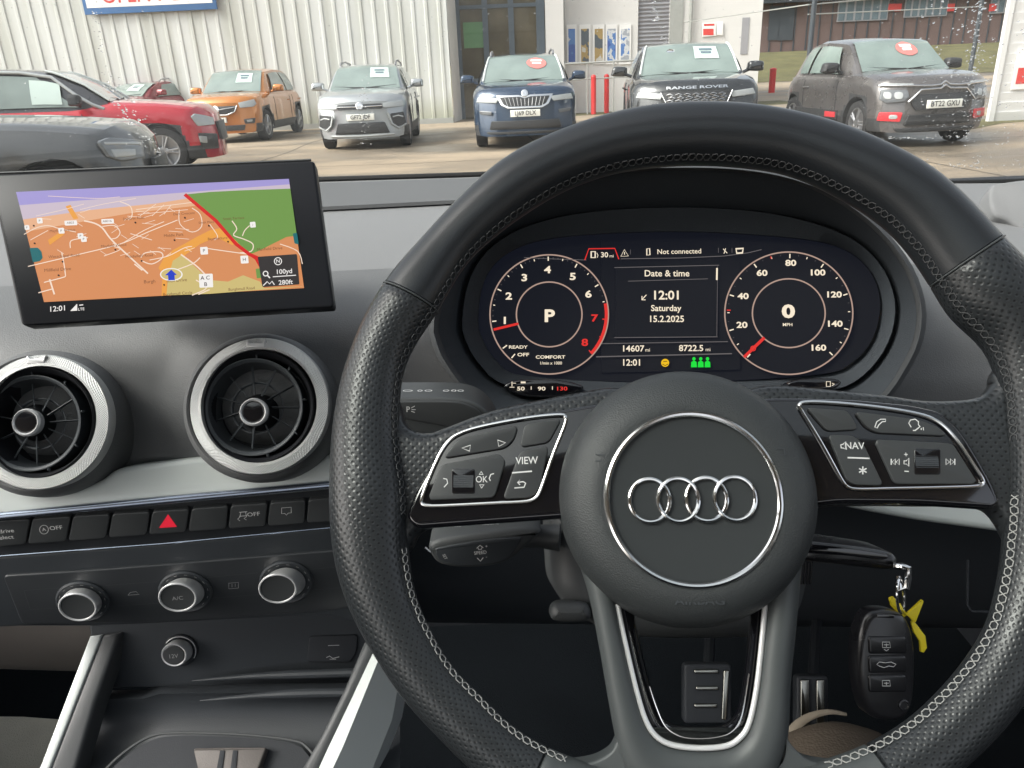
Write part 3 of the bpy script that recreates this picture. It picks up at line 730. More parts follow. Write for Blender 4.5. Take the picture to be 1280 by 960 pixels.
def knob(fx, fy, bx, by_, nm, lab, mark=None, r=24.5, dr=34):
    s = CS.sc(bx, by_, 0.01)
    b = B(); cb = CS.uv(bx, by_, 0.0066)
    b.lathe(CS, cb, [(dr * s, 0.0060), (dr * s, 0.0078), ((dr - 2) * s, 0.0088), ((dr - 4) * s, 0.0078), (20 * s, 0.0072)], seg=56, cap=False, pxl=False)
    b.mi = 1
    for k in range(12):
        a = R(-50 + 280 * k / 11); r0, r1 = 26.5 * s, 29 * s
        b.ribbon(CS, [(cb[0] + r1 * math.cos(a - .07), cb[1] + r1 * math.sin(a - .07)), (cb[0] + r1 * math.cos(a + .07), cb[1] + r1 * math.sin(a + .07))], 0.0005, 0.0082, pxl=False)
    kn = link(nm, b, [M['dark_plastic'], M['print_dim']], cs, label=lab)
    cf = CS.uv(fx, fy, 0.024); b = B(); rings = []
    for t, rr_ in ((0, r * 0.99), (0.15, r), (0.8, r * 0.97), (0.92, r * 0.955), (1.0, r * 0.90), (0.985, r * 0.86)):
        cc = (cb[0] + (cf[0] - cb[0]) * t, cb[1] + (cf[1] - cb[1]) * t)
        rings.append([CS.pt(cc[0] + rr_ * s * math.cos(2 * math.pi * j / 64), cc[1] + rr_ * s * math.sin(2 * math.pi * j / 64), 0.008 + 0.016 * t) for j in range(64)])
    b.loft(rings); link('knob_sleeve', b, M['satin_chrome'], kn, ang=50)
    b = B(); b.tube([CS.pt(cf[0] + r * .91 * s * math.cos(2 * math.pi * j / 56), cf[1] + r * .91 * s * math.sin(2 * math.pi * j / 56), .0238) for j in range(56)], .0009, seg=8, closed=True); link('knob_ring', b, M['satin_chrome'], kn)
    b = B(); b.lathe(CS, cf, [(r * 0.87 * s, 0.0225), (r * 0.84 * s, 0.0238), (r * 0.4 * s, 0.0234), (1 * s, 0.0232)], seg=56, pxl=False)
    if mark: b.mi = 1; b.text(mark, CS, fx, fy + 1, 6, 0.0242, 5)
    link('knob_face', b, [M['button'], M['print_dim']], kn)
knob(97, 759, 104, 751, 'temperature_knob', 'plain silver-edged knob, furthest from the steering wheel')
knob(222, 747, 232, 739, 'air_conditioning_knob', 'middle silver-edged knob marked A/C', 'A/C')
knob(347, 736, 358, 727, 'fan_knob', 'silver-edged knob nearest the steering wheel')

# ================================================================ instrument cluster in its hood
K = cam_plane(838, 390, 0.60, yaw=3, tilt=5)
clu = thing('instrument_cluster', 'hooded digital instrument cluster with two glowing round dials behind the wheel', 'instrument cluster', K.o)
b = B(); inner_c = catmull([(598, 400), (606, 350), (636, 316), (700, 297), (840, 290), (970, 296), (1045, 308), (1084, 335), (1100, 375), (1092, 420), (1066, 452), (1020, 468), (840, 478), (660, 470), (622, 452), (604, 425)], 5)
def sc_(P, k): return [(LC[0] + (x - LC[0]) * k, LC[1] + (y - LC[1]) * k) for x, y in P]
def res_(P, n):
    return resample([Vector(p) for p in P] + [Vector(P[0])], n)[:n]
L0, L1 = res_(LIP, 100), res_(inner_c, 100)
rot = min(range(100), key=lambda k: (L1[k] - L0[0]).length); L1 = L1[rot:] + L1[:rot]
def ring(P, k, d): return [at_depth(LC[0] + (p.x - LC[0]) * k, LC[1] + (p.y - LC[1]) * k, d) for p in P]
b.loft([ring(L0, 0.95, 0.82), ring(L0, 0.985, 0.62), ring(L0, 1.0, 0.575), ring(L0, 1.004, 0.560), ring(L0, 1.0, 0.550), ring(L0, 0.985, 0.546), ring(L0, 0.972, 0.550), ring(L0, 0.962, 0.565)])
link('hood', b, M['hood_shell'], clu, ang=70)
b = B(); mid = [a.lerp(c, 0.55) for a, c in zip(L0, L1)]; mid2 = [a.lerp(c, 0.62) for a, c in zip(L0, L1)]
b.loft([ring(L0, 0.963, 0.563), ring(mid, 1, 0.588), ring(mid2, 1, 0.594), ring(mid2, 0.99, 0.585), ring(L1, 1.01, 0.597), ring(L1, 1, 0.606)], cap1=False)
link('hood_lining', b, M['hood_lining'], clu, ang=40)
b = B(); b.slab(K, inner_c, -0.012, -0.003, 0.0); link('screen_glass', b, NAVY, clu)
# warning strip under the dials
b = B(); b.slab(K, catmull([(630, 484), (645, 475), (690, 474), (722, 480), (728, 486), (700, 496), (655, 495)], 4), -0.004, 0.022, 0.0015)
wn = link('warning_strip', b, M['gloss_black'], clu); b = B()
b.slab(K, catmull([(985, 480), (1000, 474), (1040, 473), (1052, 478), (1040, 486), (1000, 488)], 4), -0.004, 0.022, 0.0015)
link('warning_strip', b, M['gloss_black'], clu)
b = B(); hh = 0.0224
b.text('50', K, 651, 486, 4.6, hh, 0, 1.5, 0.02); b.text('90', K, 677, 486, 4.6, hh, 0, 1.5, 0.02); b.ribbon(K, [(651, 478), (657, 478)], 0.0013, hh)
for x in (664, 690.5): b.ribbon(K, [(x, 483), (x, 487)], 0.0006, hh)
b.ribbon(K, [(640, 477), (640, 483)], 0.0006, hh); b.ribbon(K, [(637, 484), (643, 484)], 0.0005, hh); b.ribbon(K, [(641, 479), (645, 479)], 0.0004, hh)
b.ribbon(K, [(1033, 477), (1038, 477), (1038, 483), (1033, 483)], 0.0006, hh, True); b.ribbon(K, [(1040, 479), (1043, 480), (1040, 482)], 0.0006, hh)
b.mi = 1; b.text('130', K, 702, 486, 4.6, hh, 0, 1.5, 0.02)
link('temperature_scale', b, [WHT, RED], wn)
def dial(name, cx, cy, rx, ry, irx, iry, a0, a1, nmaj, labels, needle, lab):
    b = B(); h = 0.0
    E = lambda a, k, kk=1: (cx + rx * k * math.cos(R(a)), cy - ry * k * math.sin(R(a)))
    b.slab(K, [E(a, 1) for a in range(0, 360, 6)], -0.002, -0.0004, 0); b.mi = 1
    b.ribbon(K, [E(a, 1.0) for a in range(0, 360, 4)], 0.0011, h, True)
    b.ribbon(K, [(cx + irx * math.cos(R(a)), cy - iry * math.sin(R(a))) for a in range(0, 360, 5)], 0.0011, h, True)
    d = link(name, b, [NAVY, DIMW], clu, label=lab)
    return d, E
def ticks(d, E, angs, minor, redfrom=None):
    b = B()
    for i, a in enumerate(angs):
        b.mi = 1 if redfrom is not None and a <= redfrom else 0
        b.ribbon(K, [E(a, 0.97), E(a, 0.90)], 0.0009, 0.0004)
    for i in range(len(angs) - 1):
        for k in range(1, minor):
            a = angs[i] + (angs[i + 1] - angs[i]) * k / minor
            b.mi = 1 if redfrom is not None and a <= redfrom else (0 if k * 2 == minor else 2)
            b.ribbon(K, [E(a, 0.96), E(a, 0.925 if k * 2 == minor else 0.94)], 0.0007 if k * 2 == minor else 0.0005, 0.0004)
    return b
d, E = dial('rev_counter', 686.5, 393, 74, 74.5, 41, 40.5, 0, 0, 0, None, None, 'rev counter dial showing the letter P')
angs = [187, 154, 120, 91, 61, 31, -5, -42]
b = ticks(d, E, angs, 6, redfrom=12)
b.mi = 1; b.ribbon(K, [E(a, 0.965) for a in range(-43, 14, 3)], 0.0024, 0.0003)
b.mi = 0
for s, x, y in (('1', 631, 401), ('2', 636, 370.5), ('3', 655.5, 347.5), ('4', 684.5, 337.5), ('5', 716, 346), ('6', 735.5, 368)):
    b.text(s, K, x, y, 8.6, 0.0006, 0, 1.35, 0.03)
b.mi = 1
for s, x, y in (('7', 743, 398), ('8', 731, 428.5)): b.text(s, K, x, y, 8.6, 0.0006, 0, 1.35, 0.03)
b.mi = 0; b.text('P', K, 686.5, 395.5, 15, 0.0006, 0, 1.2, 0.035); b.text('READY', K, 647.5, 434, 3.9, 0.0006, 0, 1.35, 0.02); b.text('OFF', K, 654, 443.5, 4.2, 0.0006, 0, 1.4, 0.02)
b.text('COMFORT', K, 688, 446.5, 4.0, 0.0006, 0, 1.35, 0.02); b.text('1/min x 1000', K, 688.5, 454, 3.7, 0.0006, 0, 1.0, 0.01)
b.ribbon(K, [E(216, 0.97), E(216, 0.88)], 0.0009, 0.0005); b.ribbon(K, [E(229, 0.97), E(229, 0.88)], 0.0009, 0.0005)
link('dial_markings', b, [WHT, RED, GREYL], d)
b = B(); b.ribbon(K, [(617, 412), (648, 404.5)], 0.0019, 0.0009); link('needle', b, RED, d)
d, E = dial('speedometer', 986, 391.5, 80, 76.5, 45.5, 43, 0, 0, 0, None, None, 'speedometer dial reading zero mph')
angs = [228, 197, 162, 124, 89, 56, 19, -16, -45]
b = ticks(d, E, angs, 4); b.mi = 0
for s, x, y in (('20', 927.5, 406.5), ('40', 929, 370.5), ('60', 952.5, 341.5), ('80', 988.5, 329), ('100', 1021.5, 341), ('120', 1042, 368.5), ('140', 1043, 405), ('160', 1022.5, 435)):
    b.text(s, K, x, y, 7.4, 0.0006, 0, 1.3, 0.03)
b.text('0', K, 985.5, 390, 16, 0.0006, 0, 1.4, 0.04); b.text('MPH', K, 984.5, 406, 4, 0.0006, 0, 1.1, 0.01)
b.mi = 1; b.ribbon(K, [E(177, 0.97), E(177, 0.91)], 0.0009, 0.0006); b.ribbon(K, [E(107, 0.97), E(107, 0.93)], 0.0009, 0.0006)
link('dial_markings', b, [WHT, RED, GREYL], d)
b = B(); b.ribbon(K, [(930, 446.5), (955.5, 422)], 0.0023, 0.0009); b.ribbon(K, [(941.5 + 3 * math.cos(a), 435.5 + 3 * math.sin(a)) for a in [math.pi * k / 5 for k in range(10)]], 0.0008, 0.0010, True)
link('needle', b, RED, d)
b = B(); h = 0.0002
b.slab(K, [(770, 334), (897, 332), (897, 421), (770, 423)], -0.0015, 0.0, 0); b.slab(K, [(752, 300), (925, 296), (925, 462), (752, 466)], -0.0025, -0.0015, 0)
b.mi = 1
for P, w in (([(768, 334.5), (899, 331.5)], .0006), ([(785, 351.5), (885, 348.5)], .0005), ([(768, 422), (897, 421)], .0006), ([(897, 333), (896, 420)], .0004), ([(752, 429.5), (910, 427)], .0006), ([(745, 446), (915, 442)], .0009),
             ([(776, 323.5), (850, 322.5), (905, 320), (935, 316), (952, 312)], .0006), ([(655, 322), (700, 324), (733, 325)], .0005), ([(788, 312), (788, 318)], .0004), ([(898, 310), (898, 316)], .0004), ([(915, 310), (915, 316)], .0004)):
    b.ribbon(K, P, w, h)
b.mi = 0
link_h = 0.0005
b.mi = 2
b.text('Date & time', K, 833.5, 342, 8, link_h, 0, 1.0, 0.012); b.text('12:01', K, 833, 369.5, 11, link_h, 0, 1.05, 0.02); b.text('Saturday', K, 832.5, 385.5, 7.6, link_h, 0, 1.0, 0.015)
b.text('15.2.2025', K, 833, 399, 8, link_h, 0, 1.0, 0.015); b.text('14607', K, 791, 436, 7.6, link_h, 0, 1.05, 0.015); b.text('mi', K, 809.5, 437.5, 4.6, link_h)
b.text('8722.5', K, 864, 435.5, 7.6, link_h, 0, 1.05, 0.015); b.text('mi', K, 885, 437, 4.6, link_h); b.text('12:01', K, 789.5, 453.5, 8, link_h, 0, 1.0, 0.015)
b.text('Not connected', K, 849, 314.5, 6.2, link_h, 1, 1.02, 0.008); b.text('30', K, 755.5, 318.8, 6.4, link_h, 0, 1.05, 0.015); b.text('mi', K, 764.5, 320, 4, link_h)
b.ribbon(K, [(739, 322), (739, 314.5), (744, 314.5), (744, 322)], .0012, link_h, True); b.ribbon(K, [(746, 316), (747.5, 319), (746.5, 322)], .0005, link_h)
b.ribbon(K, [(776, 320.5), (780.5, 312), (785.5, 320)], .0006, link_h, True); b.ribbon(K, [(780.6, 315), (780.7, 318.4)], .0006, link_h)
b.ribbon(K, [(808.5, 319), (808.5, 311), (812, 310.5), (812.5, 318.5)], .0009, link_h, True)
b.ribbon(K, [(907, 310.5), (905, 317)], .0006, link_h); b.ribbon(K, [(904, 311), (909, 316.5)], .0006, link_h); b.ribbon(K, [(920, 311), (929, 310.5), (928, 316), (921, 316.5)], .0014, link_h, True)
b.ribbon(K, [(896.3, 335), (896, 350)], .0013, link_h); b.ribbon(K, [(808, 368.5), (802.5, 374.5)], .0007, link_h); b.ribbon(K, [(802.5, 370), (802.3, 374.8), (807, 374.8)], .0007, link_h)
b.mi = 3; b.ribbon(K, [(731, 325), (736, 311), (768.5, 310.5), (773.5, 324)], .0009, link_h)
b.mi = 4
for x in (867.5, 876, 884.5):
    b.slab(K, circ(x, 448.5, 2, 2.2, 12), 0, link_h, 0); b.slab(K, [(x - 3.6, 459), (x - 3.2, 452.5), (x, 450.5), (x + 3.2, 452.5), (x + 3.6, 459)], 0, link_h, 0)
b.mi = 5; b.slab(K, circ(831.5, 453.5, 5, 5, 16), 0, link_h, 0); b.mi = 0; b.ribbon(K, [(828, 455), (831.5, 457), (835, 455)], .0005, 0.0008); b.ribbon(K, [(829, 452), (834, 451.5)], .0005, .0008)
link('information_screen', b, [NAVY, GREYL, WHT, RED, GRN, AMB], clu)
# ================================================================ infotainment display
D = cam_plane(205, 305, 0.535, yaw=-4, tilt=8)
dis = thing('navigation_display', 'slim tablet-like navigation display standing on the dashboard, showing an orange street map at 12:01', 'display', D.px(215, 400, -0.005))
b = B(); b.slab(D, round_poly([(-14, 218), (388, 200.5), (393, 202), (417, 380), (415, 384), (30, 407), (26, 404)], 4), -0.012, 0.0, 0.0016, back=True)
case = link('casing', b, M['display_glass'], dis)
b = B(); b.tube([D.px(x, y, -0.001) for x, y in ((367, 203), (372, 225), (399, 384))], 0.0004, seg=6); b.tube([D.px(x, y, -0.0015) for x, y in ((-14, 217), (200, 208), (389, 200))], 0.0009, seg=6)
link('casing_edge', b, M['mid_plastic'], dis)
b = B(); b.slab(D, round_poly([(100, 240), (320, 230), (335, 335), (108, 350)], 6), -0.085, -0.0125, 0.003); link('mount', b, M['dash'], dis)
TL, TR, BR, BL = Vector((20, 240)), Vector((361, 223.5)), Vector((380, 360)), Vector((55, 377.5))
def S(u, v):    # u,v 0..1 across the lit picture (v down)
    p = TL.lerp(TR, u).lerp(BL.lerp(BR, u), v); return (p.x, p.y)
cols_ = [lit('map_orange', 222, 146, 94, .92), lit('map_sky', 165, 155, 215, .95), lit('map_haze', 205, 190, 205, .95), lit('map_green', 118, 160, 78, .88), lit('map_deep_orange', 240, 165, 70, .95),
         lit('map_khaki', 215, 195, 125, .9), lit('map_road', 250, 225, 205, .95), lit('map_route', 215, 30, 30, .95), lit('map_text', 120, 75, 50, .9), lit('map_panel', 52, 48, 48, .9),
         lit('map_white', 248, 244, 240, .95), lit('map_teal', 20, 110, 115, .9), lit('map_blue', 25, 60, 200, .95), lit('map_far_orange', 235, 180, 140, .95), lit('map_dot', 50, 30, 30, .9), lit('map_grid', 225, 140, 85, .95)]
b = B()
def area_(mi, P, h): b.mi = mi; b.slab(D, P, 0.0, h, 0)
def line_(mi, P, w, h): b.mi = mi; b.ribbon(D, P, w, h)
area_(0, [S(0, 0), S(1, 0), S(1, 1), S(0, 1)], 0.0003)
area_(1, [S(0, 0), S(1, 0), S(1, .07), S(0, .15)], 0.0004); area_(2, [S(0, .12), S(1, .05), S(1, .11), S(.75, .10), S(.5, .17), S(.25, .2), S(0, .25)], 0.00045)
area_(13, [S(0, .25), S(.25, .195), S(.5, .165), S(.63, .13), S(.66, .2), S(.4, .24), S(.1, .33), S(.0, .36)], 0.0005)
area_(3, [(232, 243), (262, 240), (300, 238), (S(1, .09)), S(1, .52), (358, 296), (322, 314), (312, 318), (300, 306), (270, 276)], 0.0006)
area_(4, [(205, 345), (198, 335), (205, 322), (217, 312), (232, 304), (246, 296), (262, 288), (280, 284), (300, 303), (290, 306), (270, 296), (250, 305), (232, 318), (222, 335), (212, 348)], 0.00055)
area_(4, [(203, 345), (209, 345), (208, 369), (202, 369.5)], 0.00058); area_(4, [(82, 258), (88, 256), (98, 273), (92, 274)], 0.00055); area_(4, [(60, 300), (75, 290), (80, 293), (62, 306)], 0.00055)
area_(5, [(210, 348), (216, 326), (228, 318), (240, 330), (262, 350), (285, 352), (304, 344), (325, 352), (330, 360), S(1, .985), (262, 367), (208, 369)], 0.0006)
rd = 0.0007
for P, w in (([(35, 333), (90, 320), (150, 305), (185, 290), (222, 275)], .0011), ([(55, 353), (78, 347), (82, 345)], .0012), ([(77, 315), (80, 330), (82, 345)], .0012), ([(62, 349), (68, 368)], .0018), ([(48, 366), (66, 361)], .0012),
             ([(88, 310), (88, 302), (95, 299), (110, 297)], .0011), ([(105, 276), (118, 279), (128, 285), (137, 297), (150, 310), (185, 342)], .0017), ([(128, 283), (143, 282), (150, 290), (146, 297), (138, 299)], .0011),
             ([(155, 303), (180, 288), (205, 277)], .0009), ([(163, 292), (190, 300)], .0009), ([(176, 322), (182, 316), (200, 315), (203, 322), (190, 330), (177, 326)], .0012), ([(168, 330), (178, 338)], .0014), ([(187, 325), (210, 320), (230, 310), (240, 308)], .001),
             ([(224, 262), (225, 280), (240, 290), (252, 283), (250, 268), (240, 260)], .001), ([(150, 252), (163, 258), (165, 270), (160, 275)], .001), ([(170, 262), (240, 253)], .0008), ([(172, 268), (235, 262)], .0007), ([(175, 270), (195, 255)], .0007), ([(190, 270), (205, 256)], .0007), ([(205, 268), (214, 256)], .0007),
             ([(30, 293), (45, 285), (60, 282), (75, 286), (95, 290)], .0010), ([(38, 300), (60, 288)], .0008), ([(226, 318), (245, 332), (258, 345), (266, 356)], .0016), ([(213, 340), (240, 330), (250, 322)], .0012), ([(262, 362), (248, 368)], .0014), ([(245, 350), (258, 360), (240, 369)], .0013),
             ([(290, 276), (296, 286), (292, 294), (305, 299), (316, 305), (314, 314), (300, 316)], .0012), ([(303, 295), (306, 288), (312, 282)], .0011), ([(255, 310), (290, 315), (312, 318)], .0011), ([(322, 326), (345, 322), (370, 322)], .0010), ([(350, 305), (372, 314), (378, 330)], .001), ([(262, 280), (272, 295), (268, 300)], .0009),
             ([(60, 245), (120, 248), (150, 246)], .0006), ([(100, 262), (130, 255), (170, 248)], .0006), ([(45, 270), (80, 262), (105, 255)], .0006), ([(130, 320), (150, 312), (142, 308)], .0009)):
    line_(6, catmull(P, 4, closed=False), w * .6, rd)
rng = random.Random(3)
for _ in range(34):
    u, v = rng.uniform(.05, .6), rng.uniform(.2, .62); dx, dy = rng.choice(((.05, .02), (-.03, .05), (.04, -.03), (.02, .05)))
    line_(6, [S(u, v), S(u + dx, v + dy * .8)], .00035, rd)
line_(7, [(231, 243), (270, 276), (295, 305), (312, 318), (330, 326)], .0024, 0.0009); line_(7, [(312, 318), (320, 323), (325, 332), (322, 326), (330, 322)], .002, 0.00092)
th = 0.0010
for s, x, y, c in (('Mayfield Avenue', 78, 288, 3.4), ('Dallaires Road', 167, 273, 3.2), ('Mayfield Wood', 142, 307, 3.6), ('Middlefield Road', 174, 320, 3.6), ('Middle Park', 217, 294, 3.6), ('Burgh', 187, 352, 4.4), ('mull Drive', 221, 350.5, 4.2), ('Burghmull Circle', 222, 367, 3.8), ('Burghmull Road', 302, 361, 3.6),
                 ('Millfield Drive', 72, 337, 4.2), ('Westchapel Road', 80, 320, 3.8), ('Manfield Drive', 337, 311, 3.8), ('Baywestbyre', 272, 298, 3.4), ('Dart Crescent', 230, 267, 3.2), ('Smith Terrace', 292, 273, 3.2), ('Smith Place', 258, 278, 3.0)):
    b.mi = 8; b.text(s, D, x, y, c, th, 4, 1.0, 0.0)
b.mi = 14
for x, y in ((78, 327), (73, 344), (144, 312), (177, 326), (218, 300), (205, 356), (169, 278), (231, 272), (285, 302), (261, 282), (42, 282), (43, 304)): b.slab(D, circ(x, y, 1.1, 1.1, 8), 0, th, 0)
def icon(x, y, r, txt=None, mi=10):
    r = r * .8
    b.mi = mi; b.slab(D, round_poly([(x - r, y - r), (x + r, y - r - .6), (x + r + .8, y + r - .6), (x - r + .8, y + r)], 1), 0, 0.0011, 0)
    b.mi = 14
    if txt: b.text(txt, D, x + .4, y, r * .95, 0.0013, 4)
icon(49, 276, 4, 'P'); icon(33, 284.5, 3.4, 'P'); icon(76, 288.5, 4.2, 'P'); icon(100, 295, 4, 'P'); icon(104, 299, 4, 'P'); icon(254.5, 313.5, 5.6, 'P'); icon(305, 324.5, 5.8, 'H'); icon(315.5, 281, 4.2, 'i')
icon(257, 351, 10.5); b.mi = 14; b.text('A C', D, 256.5, 347.5, 5, 0.0013, 4, 1.0, .01); b.text('B', D, 257, 355.5, 5, 0.0013, 4, 1.0, .01)
for x, y, s in ((88, 278.5, 'A803'), (134, 276.5, 'A8016')):
    b.mi = 10; b.slab(D, round_poly([(x - 7.5, y - 2.5), (x + 7.5, y - 3.2), (x + 8, y + 2.4), (x - 7, y + 3)], .8), 0, .0011, 0); b.mi = 8; b.text(s, D, x, y, 3, .0013, 3)
b.mi = 10; b.slab(D, circ(214, 343, 14, 8, 28), 0, 0.0011, 0); b.mi = 5; b.slab(D, circ(214, 343, 12.6, 6.8, 28), 0, 0.0012, 0)
b.mi = 12; b.slab(D, [(214, 337), (221, 343.5), (218, 343.8), (218.5, 350), (210.5, 350.3), (210, 344), (206.5, 344)], 0, 0.0014, 0)
b.mi = 9; b.slab(D, round_poly([(322, 321), (371, 317.5), (374, 355), (328, 358.5)], 1.5), 0, 0.0014, 0)
b.mi = 10; b.text('100yd', D, 355, 339.5, 6, 0.0016, 4, 1.0, .01); b.text('280ft', D, 357, 353, 6, 0.0016, 4, 1.0, .01); b.ribbon(D, [(341, 346), (370, 344)], .0006, .0016)
b.ribbon(D, [(347.5 + 4.5 * math.cos(a), 326.5 + 4.5 * math.sin(a)) for a in [math.pi * k / 8 for k in range(16)]], .0006, .0016, True); b.text('N', D, 347.5, 326.5, 4.5, .0016, 4, 1, .01)
b.ribbon(D, [(332 + 3 * math.cos(a), 342 + 3 * math.sin(a)) for a in [math.pi * k / 6 for k in range(12)]], .0007, .0016, True); b.ribbon(D, [(334.5, 344.5), (337.5, 347.5)], .0009, .0016); b.ribbon(D, [(329, 357), (334, 352), (337, 355), (340, 351.5), (343, 356)], .0007, .0016)
b.mi = 11; b.slab(D, round_poly([(37, 310), (47, 309.5), (51, 314), (52.5, 322), (49, 326), (41, 327.5)], 1), 0, .0012, 0); b.slab(D, round_poly([(366, 292), (371, 291), (373, 305), (368, 304)], 1), 0, .0012, 0)
b.mi = 3; b.slab(D, [(319.5, 336), (325, 335.5), (326, 347), (321, 347.5)], 0, .0012, 0)
b.mi = 10; b.text('12:01', D, 72, 386, 7, 0.0006, 5, 1.0, .008); b.slab(D, [(88, 388.5), (96, 388), (96, 380)], 0, .0006, 0); b.text('LTE', D, 101.5, 386.5, 3.6, .0006, 5, 1, .01); b.ribbon(D, [(99, 381.5), (104, 381)], .0007, .0006)
link('map_picture', b, cols_, case)

# ================================================================ stalks and column
SP = cam_plane(860, 680, 0.47, tilt=10)
col = thing('steering_column', 'dark plastic steering column shroud with a release lever behind the wheel', 'steering column', SP.o)
b = B(); b.slab(SP, catmull([(694, 560), (688, 640), (690, 700), (698, 745), (735, 778), (800, 800), (950, 800), (1000, 780), (1020, 720), (1025, 640), (1015, 560), (850, 520)], 5), -0.12, -0.004, 0.016)
link('shroud', b, M['mid_plastic'], col)
b = B(); SL = cam_plane(705, 768, 0.462, tilt=10); b.slab(SL, catmull([(688, 765), (694, 755), (712, 753), (735, 756), (738, 775), (712, 779), (692, 776)], 5), -0.014, 0.003, 0.006); link('release_lever', b, M['mid_plastic'], col)
b = B(); b.tube([at_depth(640, 674, 0.475), at_depth(672, 670, 0.472), at_depth(700, 672, 0.47)], lambda t: 0.0055 + 0.003 * t, seg=16); link('stalk_boot', b, M['mid_plastic'], col)
# cruise stalk
def top_plane(pl, px, py, h): return Pl(pl.pt(*pl.uv(px, py, 0), h), pl.u, -pl.n)
CP = cam_plane(610, 690, 0.452, yaw=0, tilt=-20, spin=4)
cr = thing('cruise_stalk', 'black cruise control stalk marked SPEED, low on the left of the steering column', 'stalk', CP.o)
b = B(); b.slab(CP, catmull([(536, 684), (545, 677), (570, 672), (600, 668), (640, 663), (668, 662), (676, 668), (660, 682), (640, 700), (615, 709), (575, 711), (549, 706), (538, 694)], 5), -0.020, 0.0, 0.0035, back=True)
sk = link('lever', b, M['mid_plastic'], cr, ang=50)
b = B(); b.slab(CP, catmull([(545, 689), (549, 685), (600, 676), (645, 672), (650, 677), (636, 697), (612, 705), (575, 707), (553, 702), (546, 696)], 5), -0.001, 0.0008, 0.0008); link('lever_face', b, M['dark_plastic'], cr)
b = B(); b.mi = 0; h = 0.0010
b.text('SPEED', CP, 600.5, 691, 4.6, h, 6, .9, .005); b.ribbon(CP, [(596, 685.5), (600, 681.5), (604, 684.8)], .0005, h); b.ribbon(CP, [(598, 685), (598, 687), (602, 686.6), (602, 684.6)], .0004, h); b.text('+', CP, 608, 683, 4.4, h)
b.ribbon(CP, [(596.5, 697.5), (600.5, 701.5), (604, 697)], .0005, h); b.text('-', CP, 608, 696, 4, h); b.text('SET', CP, 556, 696, 3.2, h, -62, 1.0)
TT = top_plane(CP, 600, 668, -0.010); TT.o = TT.o + CP.v * 0.0014
b.text('CANCEL', TT, -0.017, -0.0012, .0020, 0, 0, 1.0, .0, pxl=False); b.text('RESUME', TT, 0.006, -0.001, .0020, 0, 0, 1.0, .0, pxl=False)
link('lettering', b, [M['print']], cr)
b = B(); b.tube([CP.px(x, y, 0.0002) for x, y in ((531, 684), (535, 687.5), (538, 690))], .0007, seg=6); link('chrome_tip', b, M['chrome'], cr)
# indicator stalk
IP = cam_plane(550, 512, 0.495, tilt=-20, yaw=-2)
ind = thing('indicator_stalk', 'broad dark grey indicator and light stalk marked P above the left switch panel', 'stalk', IP.o)
b = B(); b.slab(IP, catmull([(470, 499), (500, 498), (560, 498), (588, 502), (606, 512), (618, 528), (618, 545), (560, 548), (500, 542), (470, 530)], 5), -0.030, 0.0, 0.003, back=True)
link('lever', b, M['mid_plastic'], ind, ang=50)
b = B(); b.slab(IP, catmull([(470, 502), (500, 502), (560, 502), (584, 506), (602, 518), (600, 540), (550, 532), (500, 523), (470, 520)], 5), 0.0, 0.0012, 0.0010); link('lever_face', b, M['button'], ind)
b = B(); b.text('P', IP, 510, 512, 7.5, 0.0017, 0, .9, .01)
for q in (((514, 510), (518.5, 507.5)), ((514.5, 512), (519.5, 512)), ((514, 514), (518.5, 515.5))): b.ribbon(IP, q, .0005, .0017)
TI = top_plane(IP, 540, 498, -0.012); TI.o = TI.o + IP.v * 0.0012
for x0_, w_ in ((-.0165, .0060), (-.0085, .0028), (-.0030, .0045), (.0085, .0036), (.0135, .0028), (.0180, .0036)):
    b.ribbon(TI, circ(x0_, -.001, w_ / 2, .0014, 12), .0005, 0.0, True, pxl=False)
link('lettering', b, [M['print']], ind)

# ================================================================ ignition key, spare key fob and tag
KP = cam_plane(1060, 695, 0.47, tilt=0, spin=-13)
ig = thing('ignition_key', 'black car key turned edge-on in the ignition beside the steering column', 'key', KP.o)
b = B(); b.slab(KP, catmull([(985, 674), (1020, 677), (1060, 682), (1100, 688), (1118, 693), (1124, 702), (1121, 711), (1105, 713), (1060, 708), (1000, 702), (985, 700)], 5), -0.03, 0.0, 0.004, back=True)
kb_ = link('key_head', b, M['key_black'], ig)
b = B(); b.slab(KP, catmull([(1000, 680), (1030, 681), (1080, 687), (1108, 693), (1104, 700), (1060, 695), (1000, 690)], 5), 0, .001, .0008); link('key_inlay', b, M['gloss_black'], ig)
b = B(); b.tube([at_depth(1119, 707, .468), at_depth(1128, 708, .464), at_depth(1135, 710, .462), at_depth(1135, 722, .462), at_depth(1133, 735, .462), at_depth(1124, 737, .463), at_depth(1122, 720, .465)], 0.0022, seg=10)
link('key_loop', b, M['chrome'], ig)
b = B(); ribs = [(1008, 702), (1010, 735)]
for k in range(4): b.tube([at_depth(1003 + k * 4, 703, .468), at_depth(1001 + k * 4, 730, .470)], .0008, seg=6)
link('grip_ribs', b, M['key_black'], ig)
rg = thing('key_ring', 'thin steel split ring joining the ignition key to the spare key fob', 'key ring', at_depth(1126, 745, .46))
b = B(); b.tube([at_depth(1125.5 + 4.5 * math.cos(a) - 1.2 * math.sin(a), 745 - 21 * math.sin(a), .460 + 0.004 * math.cos(a)) for a in [2 * math.pi * k / 40 for k in range(40)]], 0.0009, seg=8, closed=True); link('ring', b, M['chrome'], rg)
FP = cam_plane(1108, 830, 0.458, yaw=-6, tilt=2)
fob = thing('spare_key_fob', 'black folding key fob with three lock buttons hanging below the ignition', 'key fob', FP.o)
